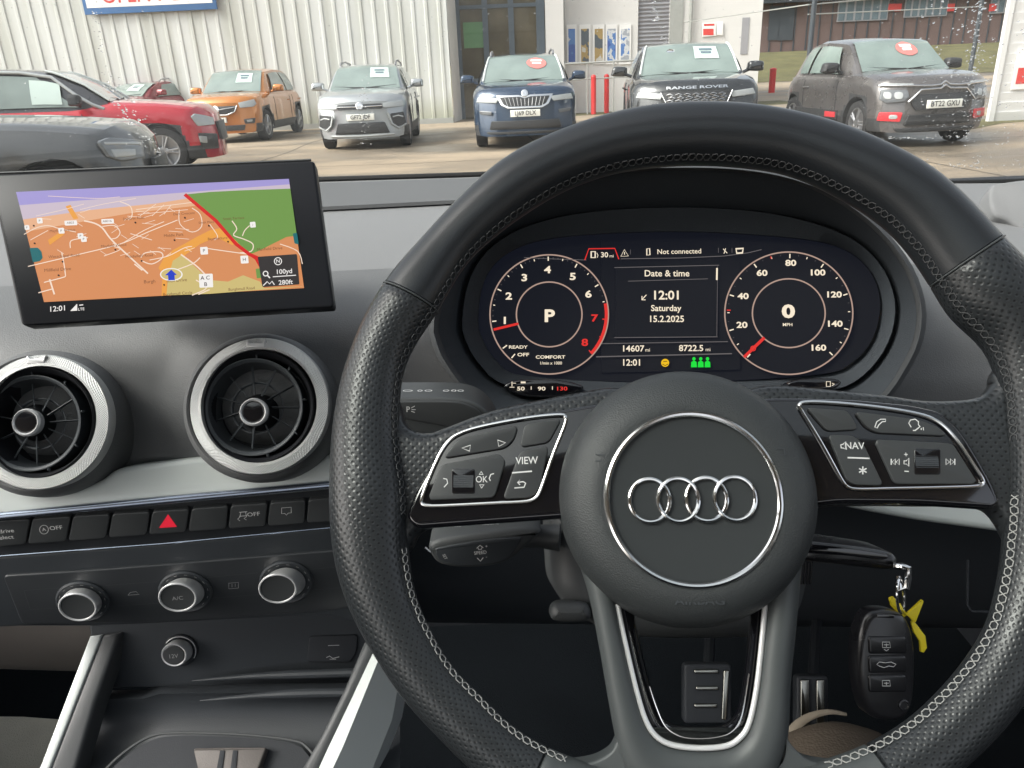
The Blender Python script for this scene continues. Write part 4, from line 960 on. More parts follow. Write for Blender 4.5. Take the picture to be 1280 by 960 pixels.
b = B(); b.slab(FP, catmull([(1090, 766), (1105, 763), (1122, 765), (1135, 774), (1144, 800), (1146, 840), (1142, 880), (1130, 900), (1105, 902), (1085, 890), (1075, 850), (1075, 805), (1081, 778)], 5), -0.012, 0.0, 0.004, back=True)
link('fob_body', b, M['key_black'], fob)
b = B(); b.slab(FP, [(1097, 768), (1118, 769), (1118, 773), (1096, 772)], 0, .0007, .0003); link('fob_slot', b, M['gloss_black'], fob)
for (y0, y1, kind) in ((795, 818, 'unlock'), (819, 842, 'boot'), (843, 866, 'lock')):
    b = B(); b.slab(FP, round_poly([(1086, y0 + 1), (1133, y0 + 1), (1135, y1 - 1), (1087, y1)], 4), 0, .0013, .001); b.mi = 1; yy = (y0 + y1) / 2; h = .0015
    if kind == 'boot':
        b.ribbon(FP, [(1096, yy), (1099, yy - 3), (1107, yy - 2), (1114, yy - 3), (1120, yy), (1117, yy + 3), (1111, yy + 2), (1105, yy + 4), (1099, yy + 2)], .0004, h, True)
    else:
        b.ribbon(FP, [(1103, yy - 4), (1112, yy - 4), (1113, yy + 3), (1103, yy + 3)], .0004, h, True); b.ribbon(FP, [(1105, yy - .5), (1111, yy - .5)], .0004, h); b.ribbon(FP, [(1108, yy - 2), (1108, yy + 2)], .0004, h)
        if kind == 'unlock': b.ribbon(FP, [(1105, yy + 5), (1108, yy + 7), (1111, yy + 5)], .0004, h)
    link('button', b, [M['key_black'], M['print']], fob, label='button with %s symbol' % {'unlock': 'an open padlock', 'boot': 'a car outline', 'lock': 'a closed padlock'}[kind])
b = B(); c = FP.uv(1129, 881); 
b.lathe(FP, c, [(.0034, 0.0), (.0034, .0012), (.0026, .0014), (.0022, .0006)], seg=24, pxl=False); link('release_button', b, M['key_black'], fob)
tg = thing('yellow_tag', 'bright yellow plastic tie looped on the key ring', 'tag', at_depth(1135, 765, .468))
TP = cam_plane(1140, 770, 0.466)
b = B()
b.slab(TP, [(1112, 748), (1117, 746), (1131, 762), (1134, 769), (1130, 772), (1121, 765), (1114, 757)], -.001, .0006, .0004, back=True)
b.slab(TP, [(1133, 768), (1153, 750), (1155, 752), (1145, 778), (1141, 777), (1138, 773)], -.0014, .0004, .0004, back=True)
b.slab(TP, [(1139, 777), (1144, 778), (1157, 795), (1159, 810), (1155, 816), (1151, 815), (1150, 802), (1142, 790)], -.001, .0006, .0004, back=True)
b.tube([at_depth(1124, 755, .462), at_depth(1127, 762, .459), at_depth(1132, 768, .464)], .0009, seg=8)
link('tag_strap', b, M['yellow_tag'], tg)

# ================================================================ centre console
XC = at_y(280, 820, .62)
con = thing('centre_console', 'dark centre console tray with silver side rails, a twelve volt socket and cup holder', 'centre console', XC)
BP = world_plane(at_y(290, 820, .60), 5, 12)
b = B(); b.slab(BP, [(110, 775), (480, 752), (500, 856), (290, 858), (120, 862)], -0.02, 0.0, 0.003)
link('back_panel', b, M['dark_plastic'], con)
b = B()
T = [[(x, y) for x in range(60, 521, 20)] for y in ()]
prof = [(855, .755), (862, .735), (866, .73), (872, .735), (900, .74), (940, .72), (1000, .68), (1060, .64)]
b.loft([[at_depth(x, y - (x - 290) * .012 + (6 if x < 200 else 0), d) for x in range(100, 501, 20)] for y, d in prof], closed=False)
link('tray', b, M['dark_plastic'], con, ang=60)
b = B()
for pts in ([(240, 851), (320, 845), (400, 842), (460, 840)], [(250, 876), (330, 869), (400, 866), (455, 866)]):
    b.tube([at_depth(x, y, .742 if y < 860 else .722) for x, y in catmull(pts, 4, closed=False)], lambda t: .0005 + .0038 * min(1, t * 2), seg=10)
link('ledge', b, M['dark_plastic'], con)
CH = cam_plane(270, 935, .705, tilt=35)
b = B(); b.tube([CH.px(x, y, 0.002) for x, y in catmull([(120, 975), (150, 945), (185, 922), (220, 916), (300, 918), (365, 925), (385, 935), (400, 960), (402, 990)], 6, closed=False)], .0014, seg=8); link('cup_holder_rim', b, M['mid_plastic'], con)
b = B(); b.slab(CH, catmull([(130, 975), (155, 947), (188, 926), (222, 920), (300, 922), (362, 929), (382, 940), (394, 965), (396, 1010), (130, 1010)], 4), -0.002, 0.0012, 0.0); link('cup_holder_well', b, M['soft_black'], con)
b = B()
b.slab(CH, round_poly([(241, 935), (300, 934), (333, 934), (318, 975), (250, 975)], 4), 0.0, 0.010, .002)
b.mi = 1; 
for q in ([(275, 938), (281, 938), (276, 975), (268, 975)], [(291, 938), (297, 938), (294, 975), (286, 975)]): b.slab(CH, q, .0, .0108, .0003)
link('cup_holder_clip', b, [M['glovebox'], M['soft_black']], con)
def rail(P0, P1, w0, w1, d0, d1, name, m, parent, thick=.018, tiltx=0.0):
    pass
# left rail: slim bar
LP_ = world_plane(at_y(90, 870, .56), 0, 42)
b = B(); b.slab(LP_, [(112, 795), (127, 793), (62, 960), (44, 1010), (24, 1010), (51, 955)], -0.02, 0.006, 0.002); link('side_rail', b, M['silver_trim'], con, label='slim silver rail on the passenger side')
b = B(); b.slab(LP_, [(127, 793), (150, 790), (118, 880), (80, 1010), (44, 1010), (62, 960)], -0.02, 0.0045, 0.004); link('rail_edge', b, M['mid_plastic'], con)
# right rail: bevelled broad bar (two facets)
RP_ = world_plane(at_y(450, 880, .52), -6, 42)
b = B()
pts = [((469, 810), (477, 815), (497, 862)), ((440, 872), (458, 862), (490, 900)), ((410, 935), (428, 935), (466, 960)), ((385, 990), (402, 990), (445, 1010))]
A_, B_, C_ = [], [], []
for (a, c, e), t in zip(pts, (0, 1, 2, 3)):
    A_.append(RP_.px(*a, -0.004)); B_.append(RP_.px(*c, 0.006)); C_.append(RP_.px(*e, -0.028))
b.loft([[p - RP_.n * .03 for p in A_], A_, B_, C_, [p - RP_.n * .04 for p in C_]], closed=False); link('side_rail', b, M['silver_trim'], con, ang=20, label='broad silver rail nearest the driver')
b = B(); b.slab(RP_, [(455, 800), (470, 808), (441, 872), (411, 935), (385, 990), (360, 990), (400, 920), (430, 860)], -0.03, -0.002, .005); link('rail_edge', b, M['mid_plastic'], con)
# socket and usb
def socket():
    s = BP.sc(220, 815, 0.0); c = BP.uv(226, 812, 0.0); b = B()
    b.lathe(BP, c, [(22 * s, 0.0), (22 * s, .002), (19 * s, .003), (15 * s, .002)], seg=40, pxl=False)
    so = link('power_socket', b, M['soft_black'], con)
    b = B(); b.tube([BP.pt(c[0] + 20 * s * math.cos(R(a)), c[1] + 20 * s * math.sin(R(a)), .003) for a in range(-35, 140, 6)], .0005, seg=6)
    c2 = BP.uv(217, 819, .016); r0 = 16 * s
    rings = []
    for t, rr in ((0, 15), (.1, 16.5), (.7, 16.5), (.9, 16), (1, 15), (.97, 13.5)):
        cc = (c[0] + (c2[0] - c[0]) * t, c[1] + (c2[1] - c[1]) * t); rings.append([BP.pt(cc[0] + rr * s * math.cos(2 * math.pi * j / 40), cc[1] + rr * s * math.sin(2 * math.pi * j / 40), .002 + .014 * t) for j in range(40)])
    b.loft(rings); link('socket_ring', b, M['satin_chrome'], so)
    b = B(); b.lathe(BP, c2, [(13.7 * s, .0152), (12 * s, .0162), (1 * s, .0162)], seg=32, pxl=False); b.mi = 1; b.text('12V', BP, 216.5, 820.5, 5.5, .0166, 5)
    link('socket_cap', b, [M['button'], M['print_dim']], so)
socket()
b = B(); b.slab(BP, round_poly([(386, 796), (447, 794), (446, 815), (438, 828), (384, 828)], 5), 0, .0025, .001); b.mi = 1; b.ribbon(BP, [(410, 807), (424, 806.5)], .0007, .0027); b.ribbon(BP, [(408, 822), (412, 820), (416, 823), (424, 821)], .0008, .0027); b.ribbon(BP, [(412, 824), (420, 824)], .0006, .0027)
link('usb_port', b, [M['soft_black'], M['print_dim']], con)

# ================================================================ footwell, pedals, shoe, mats
def zat(px, py, z): return at_z(px, py, z)
FZ = 0.22
fl = B(); fl.box((-1.3, -1.32, FZ - .03), (0.95, 1.32, FZ)); link('footwell_carpet', fl, M['carpet'], label='black carpet on the car floor round the pedals', cat='carpet')
b = B()
P = [at_depth(x, y, d) for x, y, d in ((1000, 600, .56), (1060, 640, .60))]
b.loft([[at_y(x, yy + (x - 900) * .01, Y) for x in range(440, 1500, 40)] for yy, Y in ((598, .60), (640, .62), (700, .655), (745, .70), (775, .77), (782, .90))], closed=False)
link('knee_panel', b, M['dark_plastic'], dash, ang=70)
b = B(); b.tube([at_depth(x, y, .70) for x, y in ((1210, 700), (1209, 756), (1214, 764), (1260, 766))], .0012, seg=6); link('fuse_lid_seam', b, M['soft_black'], dash)
def pedal(name, lab, px0, px1, py0, py1, d, bars):
    PP = cam_plane((px0 + px1) / 2, (py0 + py1) / 2, d, tilt=8); t = thing(name, lab, 'pedal', PP.o)
    b = B(); b.slab(PP, round_poly([(px0, py0), (px1, py0), (px1, py1), (px0, py1)], 6), -.012, 0, .003, back=True); link('pad', b, M['soft_black'], t)
    b = B()
    for q in bars: b.slab(PP, round_poly(q, 2), 0, .003, .001)
    link('metal_strips', b, M['steel'], t)
    b = B(); m_ = ((px0 + px1) / 2, py0); b.tube([at_depth(m_[0], m_[1] + 15, d + .02), at_depth(m_[0] + 4, m_[1] - 60, d + .12), at_depth(m_[0] + 8, m_[1] - 130, d + .22)], .006, seg=8); link('arm', b, M['soft_black'], t)
pedal('brake_pedal', 'wide pedal with horizontal metal rungs seen through the lower spoke', 855, 915, 830, 905, .80, [[(868, 837), (898, 837), (898, 842), (868, 842)], [(870, 858), (898, 858), (898, 863), (870, 863)], [(868, 880), (896, 880), (896, 885), (868, 885)], [(905, 838), (912, 838), (908, 900), (902, 900)]])
pedal('accelerator_pedal', 'narrow pedal with two shiny upright metal strips right of the spoke', 996, 1036, 845, 930, .82, [[(1001, 850), (1012, 850), (1012, 915), (1001, 915)], [(1021, 850), (1031, 850), (1031, 915), (1021, 915)]])
# shoe
sh = thing('shoe', 'brown suede shoe with a pale edge on the footwell floor under the steering wheel', 'shoe', at_depth(1050, 960, .80))
b = B(); rings = []
for t in [i / 10 for i in range(11)]:
    cx = 1040 + 10 * t; cy = 900 + 150 * t; d = .80 - .10 * t; w = (62 + 26 * math.sin(math.pi * min(1, t * 1.2)) ) * math.sqrt(max(.02, min(1, t * 5 + .03))); hgt = 30 + 45 * t
    rings.append([at_depth(cx + w * math.cos(a), cy + 12 - (hgt * math.sin(a) if math.sin(a) > 0 else 14 * math.sin(a)) * math.sqrt(min(1, t * 4 + .12)), d - .03 * math.sin(a)) for a in [2 * math.pi * k / 32 for k in range(32)]])
b.loft(rings, cap0=True, cap1=True); link('upper', b, M['shoe'], sh, ang=70)
b = B(); b.tube([at_depth(x, y, .775) for x, y in catmull([(985, 932), (992, 912), (1010, 897), (1035, 890), (1058, 893)], 5, closed=False)], lambda t: .0045 * (1.0 - .75 * t), seg=10, flat=1.4); link('toe_edge', b, M['shoe_edge'], sh)
# passenger side
gb = thing('glovebox', 'taupe glovebox underside beyond the centre console', 'glovebox', at_y(20, 805, .66))
b = B(); b.loft([[at_y(x, y + (x - 60) * .03, Y) for x in range(-400, 161, 40)] for y, Y in ((772, .60), (782, .605), (800, .62), (832, .66), (838, .70), (830, .95))], closed=False); link('underside', b, M['glovebox'], gb, ang=60)
mt = B(); m0 = [at_z(x, y, FZ + .012) for x, y in ((-260, 893), (30, 896), (150, 905), (150, 1100), (-260, 1100))]
mt.loft([[p - Vector((0, 0, .01)) for p in m0], m0], cap1=True); link('floor_mat', mt, M['beige_carpet'], label='sunlit beige mat in the passenger footwell', cat='floor mat')

# ================================================================ windscreen, drops, cabin shell
gA = [at_y(x, 222 - (x - 400) * .01, 1.03) for x in (-420, 1700)]
wl, wr = gA
wt_ = Vector((0, .28, 1.50)); 
ws = thing('windscreen', 'wide raked windscreen speckled with rain above the dashboard', 'windscreen', (wl + wr) / 2)
nrm = None
def wsp(u, v, h=0.0):      # u 0..1 across, v 0..1 up
    bx = wl.x + (wr.x - wl.x) * u; bow = 0.06 * (1 - (2 * u - 1) ** 2)
    p = Vector((bx * (1 - .12 * v), (1.03 + bow) * (1 - v) + (.30 + bow) * v, (wl.z + (wr.z - wl.z) * u) * (1 - v) * .5 + 1.12 * (1 - v) * .5 + 1.50 * v))
    if h: 
        e = .01; a = wsp(u + e, v) - wsp(u - e, v); c = wsp(u, v + e) - wsp(u, v - e); p = p + a.cross(c).normalized() * -h
    return p
b = B(); b.loft([[wsp(i / 24, j / 10) for i in range(25)] for j in range(-1, 11)], closed=False); link('glass_pane', b, M['glass'], ws, fix=False)
def ws_hit(px, py):
    r = ray(px, py); lo, hi = (0.0, 0.0), None; u, v = .5, .3
    for _ in range(12):
        p = wsp(u, v); e = 1e-3; Ju = (wsp(u + e, v) - p) / e; Jv = (wsp(u, v + e) - p) / e
        m = Matrix((Ju, Jv, -r)).transposed(); s = m.inverted() @ (CAM - p); u += s.x; v += s.y
    return u, v
b = B(); rg_ = random.Random(11)
def drop(u, v, r, el=1.0):
    p = wsp(u, v); e = .01; a = (wsp(u + e, v) - wsp(u - e, v)).normalized(); c = (wsp(u, v + e) - wsp(u, v - e)).normalized(); n_ = a.cross(c).normalized()
    if n_.y < 0: n_ = -n_
    p = p + n_ * .0006
    rings = []
    for k in range(4):
        t = k / 3 * math.pi / 2 * .93
        rings.append([p + a * r * math.cos(t) * math.cos(q) + c * r * el * math.cos(t) * math.sin(q) + n_ * r * .55 * math.sin(t) for q in [2 * math.pi * j / 9 for j in range(9)]])
    b.loft(rings, cap0=True, cap1=True)
def drops(px0, py0, px1, py1, n_, spread, r0=.0006, r1=.0016):
    for _ in range(n_):
        t = rg_.random(); x = px0 + (px1 - px0) * t + rg_.gauss(0, spread); y = py0 + (py1 - py0) * t + rg_.gauss(0, spread)
        if y > 218: continue
        u, v = ws_hit(x, y); drop(u, v, rg_.uniform(r0, r1) * (1.3 if rg_.random() < .1 else .8), rg_.uniform(.8, 1.6))
drops(118, 0, 132, 95, 34, 3, .0004, .0009); drops(132, 95, 160, 150, 45, 5); drops(160, 140, 205, 200, 60, 7); drops(455, 95, 455, 190, 60, 5, .0005, .0012); drops(815, 0, 832, 52, 36, 3, .0005, .0014)
drops(1222, 0, 1215, 120, 130, 6, .0005, .0013); drops(1215, 120, 1210, 170, 60, 9, .0005, .0012); drops(1085, 173, 1210, 172, 46, 1.2); drops(1190, 204, 1232, 206, 40, 4)
for _ in range(230): 
    x, y = rg_.uniform(1150, 1280), rg_.uniform(0, 216); u, v = ws_hit(x, y); drop(u, v, rg_.uniform(.0004, .0012), rg_.uniform(.8, 1.5))
for _ in range(280):
    x, y = rg_.uniform(0, 1150), rg_.uniform(0, 200); u, v = ws_hit(x, y); drop(u, v, rg_.uniform(.0003, .0007), 1)
u, v = ws_hit(838, 65); drop(u, v, .0040, .6)
link('rain_drops', b, M['water'], label='rain drops on the outside of the windscreen', cat='rain drops', kind='stuff')
# cabin shell: roof, doors, bulkhead, rear
sh_ = thing('car_cabin', 'dark cabin shell with doors, roof lining and bulkhead round the dashboard', 'car cabin', (-.3, 0, FZ))
b = B(); b.box((-1.15, -1.3, 1.50), (.80, -1.1, 1.53)); b.box((-1.05, -.75, 1.50), (.72, -.10, 1.53)); b.box((-1.15, .24, 1.50), (.80, .32, 1.53)); b.box((-1.15, -1.1, 1.50), (-1.05, .24, 1.53)); b.box((.72, -1.1, 1.50), (.80, .24, 1.53)); link('roof_lining', b, M['lining'], sh_); b = B(); b.box((-1.05, -1.1, 1.522), (.72, -.75, 1.527)); b.box((-1.05, -.10, 1.522), (.72, .24, 1.527)); link('added_roof_glass', b, M['glass'], sh_)  # roof glass is an added opening that lets skylight onto wheel and console
for x0, x1, nm in ((-1.22, -1.17, 'door'), (.84, .90, 'door')):
    b = B(); b.box((x0, -1.2, FZ), (x1, 1.3, 1.02)); d_ = link(nm, b, M['soft_black'], sh_)
b = B(); b.box((-1.2, 1.26, FZ - .02), (.88, 1.29, 1.06)); link('bulkhead', b, M['soft_black'], sh_)
b = B(); b.box((-1.2, -1.32, FZ), (.88, -1.28, 1.05)); link('rear_panel', b, M['soft_black'], sh_)
for xa, xb in ((-1.16, -1.02), (.84, .74)):
    b = B(); b.tube([(xa, 1.15, 1.02), (xb, .32, 1.50)], .035, seg=10); link('pillar', b, M['lining'], sh_)
    b = B(); b.tube([(xa, -.25, 1.0), (xa + (.06 if xa < 0 else -.06), -.25, 1.5)], .04, seg=10); link('pillar', b, M['lining'], sh_)
# ================================================================ outside: ground
def ground_mat():
    m = mat('forecourt', (0.33, 0.268, 0.20), 0.75, var=0.22, vscale=0.35)
    nt = m.node_tree; N = nt.nodes; L = nt.links; p = N['Principled BSDF']
    tc = N.new('ShaderNodeTexCoord'); n = N.new('ShaderNodeTexNoise'); n.inputs['Scale'].default_value = 0.22; n.inputs['Detail'].default_value = 8; n.inputs['Roughness'].default_value = .65
    mp = N.new('ShaderNodeMapping'); mp.inputs['Scale'].default_value = (.5, 1.3, 1); L.new(tc.outputs['Object'], mp.inputs[0]); L.new(mp.outputs[0], n.inputs['Vector'])
    rp = N.new('ShaderNodeValToRGB'); rp.color_ramp.elements[0].position = .42; rp.color_ramp.elements[1].position = .57
    rp.color_ramp.elements[0].color = (.50, .52, .54, 1); rp.color_ramp.elements[1].color = (1.12, 1.1, 1.05, 1); L.new(n.outputs[0], rp.inputs[0])
    src = p.inputs['Base Color'].links[0].from_socket
    mx = N.new('ShaderNodeMix'); mx.data_type = 'RGBA'; mx.blend_type = 'MULTIPLY'; mx.inputs[0].default_value = 1; L.new(src, mx.inputs[6]); L.new(rp.outputs[0], mx.inputs[7]); L.new(mx.outputs[2], p.inputs['Base Color'])
    rr_ = N.new('ShaderNodeMapRange'); rr_.inputs[1].default_value = .40; rr_.inputs[2].default_value = .56; rr_.inputs[3].default_value = .34; rr_.inputs[4].default_value = .8; L.new(n.outputs[0], rr_.inputs[0]); L.new(rr_.outputs[0], p.inputs['Roughness'])
    n3 = N.new('ShaderNodeTexNoise'); n3.inputs['Scale'].default_value = 60; n3.inputs['Detail'].default_value = 4; L.new(tc.outputs['Object'], n3.inputs['Vector'])
    bp = N.new('ShaderNodeBump'); bp.inputs['Strength'].default_value = .4; bp.inputs['Distance'].default_value = .01; L.new(n3.outputs[0], bp.inputs['Height']); L.new(bp.outputs[0], p.inputs['Normal'])
ground_mat()
mat('grass', (.135, .125, .05), .95, bump=.8, scale=25, dist=.05, var=.6, vscale=.8)
mat('moss', (.13, .12, .05), .95, bump=.6, scale=40, dist=.02, var=.5, vscale=2)
mat('cladding', (.62, .635, .615), .55, var=.05, vscale=.5)
def weathered(nm):
    m = M[nm]; nt = m.node_tree; N = nt.nodes; L = nt.links; p = N['Principled BSDF']; src = p.inputs['Base Color'].links[0].from_socket
    ge = N.new('ShaderNodeNewGeometry'); mp = N.new('ShaderNodeMapping'); mp.inputs['Scale'].default_value = (2.2, 2.2, .12); L.new(ge.outputs['Position'], mp.inputs[0])
    n = N.new('ShaderNodeTexNoise'); n.inputs['Scale'].default_value = 1.0; n.inputs['Detail'].default_value = 6; L.new(mp.outputs[0], n.inputs['Vector'])
    r = N.new('ShaderNodeValToRGB'); r.color_ramp.elements[0].position = .35; r.color_ramp.elements[0].color = (.80, .80, .76, 1); r.color_ramp.elements[1].position = .55; r.color_ramp.elements[1].color = (1, 1, 1, 1); L.new(n.outputs[0], r.inputs[0])
    x = N.new('ShaderNodeMix'); x.data_type = 'RGBA'; x.blend_type = 'MULTIPLY'; x.inputs[0].default_value = 1; L.new(src, x.inputs[6]); L.new(r.outputs[0], x.inputs[7])
    sz = N.new('ShaderNodeSeparateXYZ'); L.new(ge.outputs['Position'], sz.inputs[0]); ad = N.new('ShaderNodeMath'); ad.operation = 'MULTIPLY_ADD'; ad.inputs[1].default_value = -.9; L.new(n.outputs[0], ad.inputs[0]); L.new(sz.outputs[2], ad.inputs[2])
    mr = N.new('ShaderNodeMapRange'); mr.inputs[1].default_value = -.35; mr.inputs[2].default_value = .35; mr.inputs[3].default_value = .75; mr.inputs[4].default_value = 0; L.new(ad.outputs[0], mr.inputs[0])
    y = N.new('ShaderNodeMix'); y.data_type = 'RGBA'; y.inputs[7].default_value = (.30, .31, .20, 1); L.new(mr.outputs[0], y.inputs[0]); L.new(x.outputs[2], y.inputs[6]); L.new(y.outputs[2], p.inputs['Base Color'])
weathered('cladding')
mat('white_wall', (.68, .67, .65), .6, var=.04, vscale=.6)
mat('clapboard', (.72, .72, .71), .5, var=.03)
mat('shutter', (.36, .36, .38), .5, metal=.3, var=.05)
mat('frame_dark', (.05, .06, .07), .45)
mat('frame_blue', (.09, .115, .14), .4)
mat('shop_glass', (.10, .085, .055), .08, coat=.6, var=.7, vscale=1.2)
mat('brick', (.14, .095, .085), .8, var=.12, vscale=3)
mat('pane', (.14, .19, .22), .1, var=.3, vscale=2)
mat('pipe', (.35, .36, .34), .5)
mat('red_paint', (.62, .03, .03), .4)
mat('sign_white', (.85, .84, .82), .4, var=.02)
mat('sign_blue', (.06, .16, .36), .4)
mat('sign_red', (.65, .06, .05), .5)
def picture(nm, stops, sc_):
    m = mat(nm, (.5, .5, .5), .4); nt = m.node_tree; N = nt.nodes; L = nt.links
    tc = N.new('ShaderNodeTexCoord'); v = N.new('ShaderNodeTexNoise'); v.inputs['Scale'].default_value = sc_; v.inputs['Detail'].default_value = 3
    L.new(tc.outputs['Object'], v.inputs['Vector']); r = N.new('ShaderNodeValToRGB'); r.color_ramp.interpolation = 'CONSTANT'
    for i, (p_, c_) in enumerate(stops):
        e = r.color_ramp.elements[i] if i < 2 else r.color_ramp.elements.new(p_)
        e.position = p_; e.color = (*c_, 1)
    L.new(v.outputs[0], r.inputs[0]); L.new(r.outputs[0], N['Principled BSDF'].inputs['Base Color'])
picture('poster_blue', [(0, (.06, .12, .38)), (.42, (.10, .22, .50)), (.52, (.62, .64, .66)), (.58, (.35, .38, .42))], 2.2)
picture('poster_mix', [(0, (.10, .12, .14)), (.44, (.42, .30, .12)), (.52, (.60, .58, .52)), (.60, (.12, .18, .30))], 2.2)
mat('tyre', (.02, .02, .021), .85); mat('black_trim', (.035, .036, .038), .6)
mat('rim_metal', (.42, .42, .43), .35, metal=.8); mat('car_glass', (.20, .25, .23), .10, coat=.4, var=.5, vscale=1.6, spec=.8)
mat('lamp', (.38, .40, .40), .15, coat=1.0); mat('lamp_dark', (.12, .13, .14), .15, coat=1.0); mat('plate_white', (.82, .82, .76), .4, var=.01); mat('plate_ink', (.03, .03, .03), .5)
mat('joint', (.10, .09, .075), .9)
mat('card_white', (.50, .60, .56), .5, var=.04, vscale=12); mat('card_red', (.60, .20, .18), .5, var=.04)
mat('grille', (.025, .026, .028), .45); mat('accent_red', (.60, .04, .05), .35)
b = B()
gy = [-30, -5, 0, 5, 10, 20, 30, 40, 46, 50, 55, 60, 90, 300]; gz = [0, 0, 0, 0, 0, 0, 0, 0, .05, .6, 1.5, 1.9, 2.0, 2.0]
b.loft([[Vector((x, y, z)) for x in (-300, -60, -30, -15, 0, 15, 30, 60, 300)] for y, z in zip(gy, gz)], closed=False)
link('ground', b, M['forecourt'], kind='structure')
b = B(); b.loft([[Vector((x, y, z + .02)) for x in (-10, 10, 25, 45, 70, 120)] for y, z in zip((47.0, 50, 55, 60.2), (.19, .6, 1.5, 1.9))], closed=False)
b2 = b; link('grass_bank', b, M['grass'], kind='structure', label='rough grass bank below the brick building', cat='grass')
b = B(); rj = random.Random(5)
for yj in (8.2, 12.6, 17.4):
    b.loft([[Vector((x, yj + .05 * math.sin(x * 1.3) + w_, .004)) for x in [-20 + k * .5 for k in range(81)]] for w_ in (-.012, .012)], closed=False)
for xj in (-9, -4.2, .6, 5.4, 10.2):
    b.loft([[Vector((xj + .04 * math.sin(y * 1.7) + w_, y, .004)) for y in [4 + k * .5 for k in range(38)]] for w_ in (-.012, .012)], closed=False)
for k in range(5):
    x, y = rj.uniform(-8, 8), rj.uniform(8, 18); pc_ = [Vector((x, y, .005))]
    for q in range(14): x += rj.uniform(-.05, .35) * (1 if k % 2 else -1); y += rj.uniform(-.18, .14); pc_.append(Vector((x, y, .005)))
    b.loft([[p - Vector((0, .008, 0)) for p in pc_], [p + Vector((0, .008, 0)) for p in pc_]], closed=False)
link('paving_joints', b, M['joint'], kind='structure')
b = B(); g0 = [at_z(x, y) for x, y in ((-100, 171), (365, 157), (575, 148), (700, 144), (1000, 128))]
b.loft([[p + Vector((0, -.75 - .3 * math.sin(i * 3), .006)) for i, p in enumerate(g0)], [p + Vector((0, 2, .006)) for p in g0]], closed=False); link('moss_verge', b, M['moss'], kind='structure')
b = B(); g1 = [at_z(x, y) for x, y in ((1190, 160), (1232, 152), (1420, 140))]; b.loft([[p + Vector((0, -.55, .006)) for p in g1], [p + Vector((0, .5, .006)) for p in g1]], closed=False); link('moss_verge', b, M['moss'], kind='structure')

# ---- workshop with ribbed cladding
YW = 23.5
def X(px, Y, py=60): return at_y(px, py, Y).x
bl = thing('workshop_building', 'long white dealership workshop clad in ribbed metal sheet', 'building', (X(300, YW), YW, 0))
x0, x1 = -22.0, X(561, YW)
b = B(); xs = []; x = x0; k = 0
pts = []
while x < x1:
    pts += [(x, 0), (x + .23, 0), (x + .25, -.024), (x + .32, -.024), (x + .34, 0)]; x += .36
pts = [(min(px_, x1), d) for px_, d in pts]
b.loft([[Vector((px_, YW + d, z)) for px_, d in pts] for z in (.12, 9)], closed=False)
link('ribbed_wall', b, M['cladding'], bl, ang=10, fix=False)
b = B(); b.box((x0, YW - .06, 0), (x1, YW + .2, .14)); link('plinth', b, M['pipe'], bl)
b = B(); x2 = X(572, YW + 1.6)
b.loft([[Vector((x1 + .02 + (x2 - x1) * t, YW - .02 + 1.6 * t, z)) for t in (0, .25, .26, .5, .51, .75, .76, 1)] for z in (0, 9)], closed=False); link('return_wall', b, M['white_wall'], bl)
YG = YW + 1.6
xg0, xg1 = x2 + .02, X(682, YG)
b = B(); b.box((xg0, YG, 0), (xg1, YG + .1, 9)); eg = link('glazed_entrance', b, M['shop_glass'], bl)
b = B()
for px_, w in ((574, .07), (608, .08), (640, .08), (676, .12)): xx = X(px_, YG); b.box((xx - w, YG - .08, 0), (xx + w, YG - .003, 9))
for z in (1.05, 3.05): b.box((xg0, YG - .06, z), (xg1, YG - .004, z + .10))
link('window_frame', b, M['frame_blue'], eg)
b = B(); xx = X(595, YG); b.box((xx - .35, YG - .02, 2.0), (xx + .25, YG - .005, 2.7)); M['green_notice'] = mat('green_notice', (.12, .25, .12), .5); link('notice', b, M['green_notice'], eg)
xe = X(949, 26.0)
b = B(); b.box((xg1, YG - .25, 0), (X(704, YG), YG + 2, 9)); link('pier', b, M['white_wall'], bl)
YH = YG + .6
xh0, xs0, xs1, xh1 = X(704, YH), X(797, YH), X(836, YH), X(950, YH)
b = B(); b.box((xh0, YH, 0), (xs0, YH + .3, 9)); b.box((xs1, YH, 0), (xh1, YH + .3, 9)); b.box((xs0, YH, 4.4), (xs1, YH + .3, 9)); b.box((xh1 - .3, YH + .31, 0), (xh1, YH + 14, 9)); link('plain_wall', b, M['white_wall'], bl)
b = B(); z = 0
prof = []
while z < 4.4: prof += [(z, .10), (z + .05, .05), (z + .10, .10)]; z += .11
b.loft([[Vector((x, YH + d, z_)) for x in (xs0, xs1)] for z_, d in prof], closed=False); link('roller_shutter', b, M['shutter'], bl, ang=15)
b = B(); b.box((X(836, YH), YH - .04, 0), (X(852, YH), YH - .003, 9)); link('shutter_guide', b, M['pipe'], bl)
for px_ in (704, 861):
    b = B(); xx = X(px_, YH); b.tube([(xx, YH - .1, 0), (xx, YH - .1, 9)], .055, seg=10); link('drainpipe', b, M['pipe'], bl)
b = B(); xx = X(930, YH); p = at_y(930, 22, YH); q = at_y(930, 68, YH); b.box((xx - .11, YH - .02, q.z), (xx + .11, YH - .003, p.z)); link('slit_window', b, M['shutter'], bl)
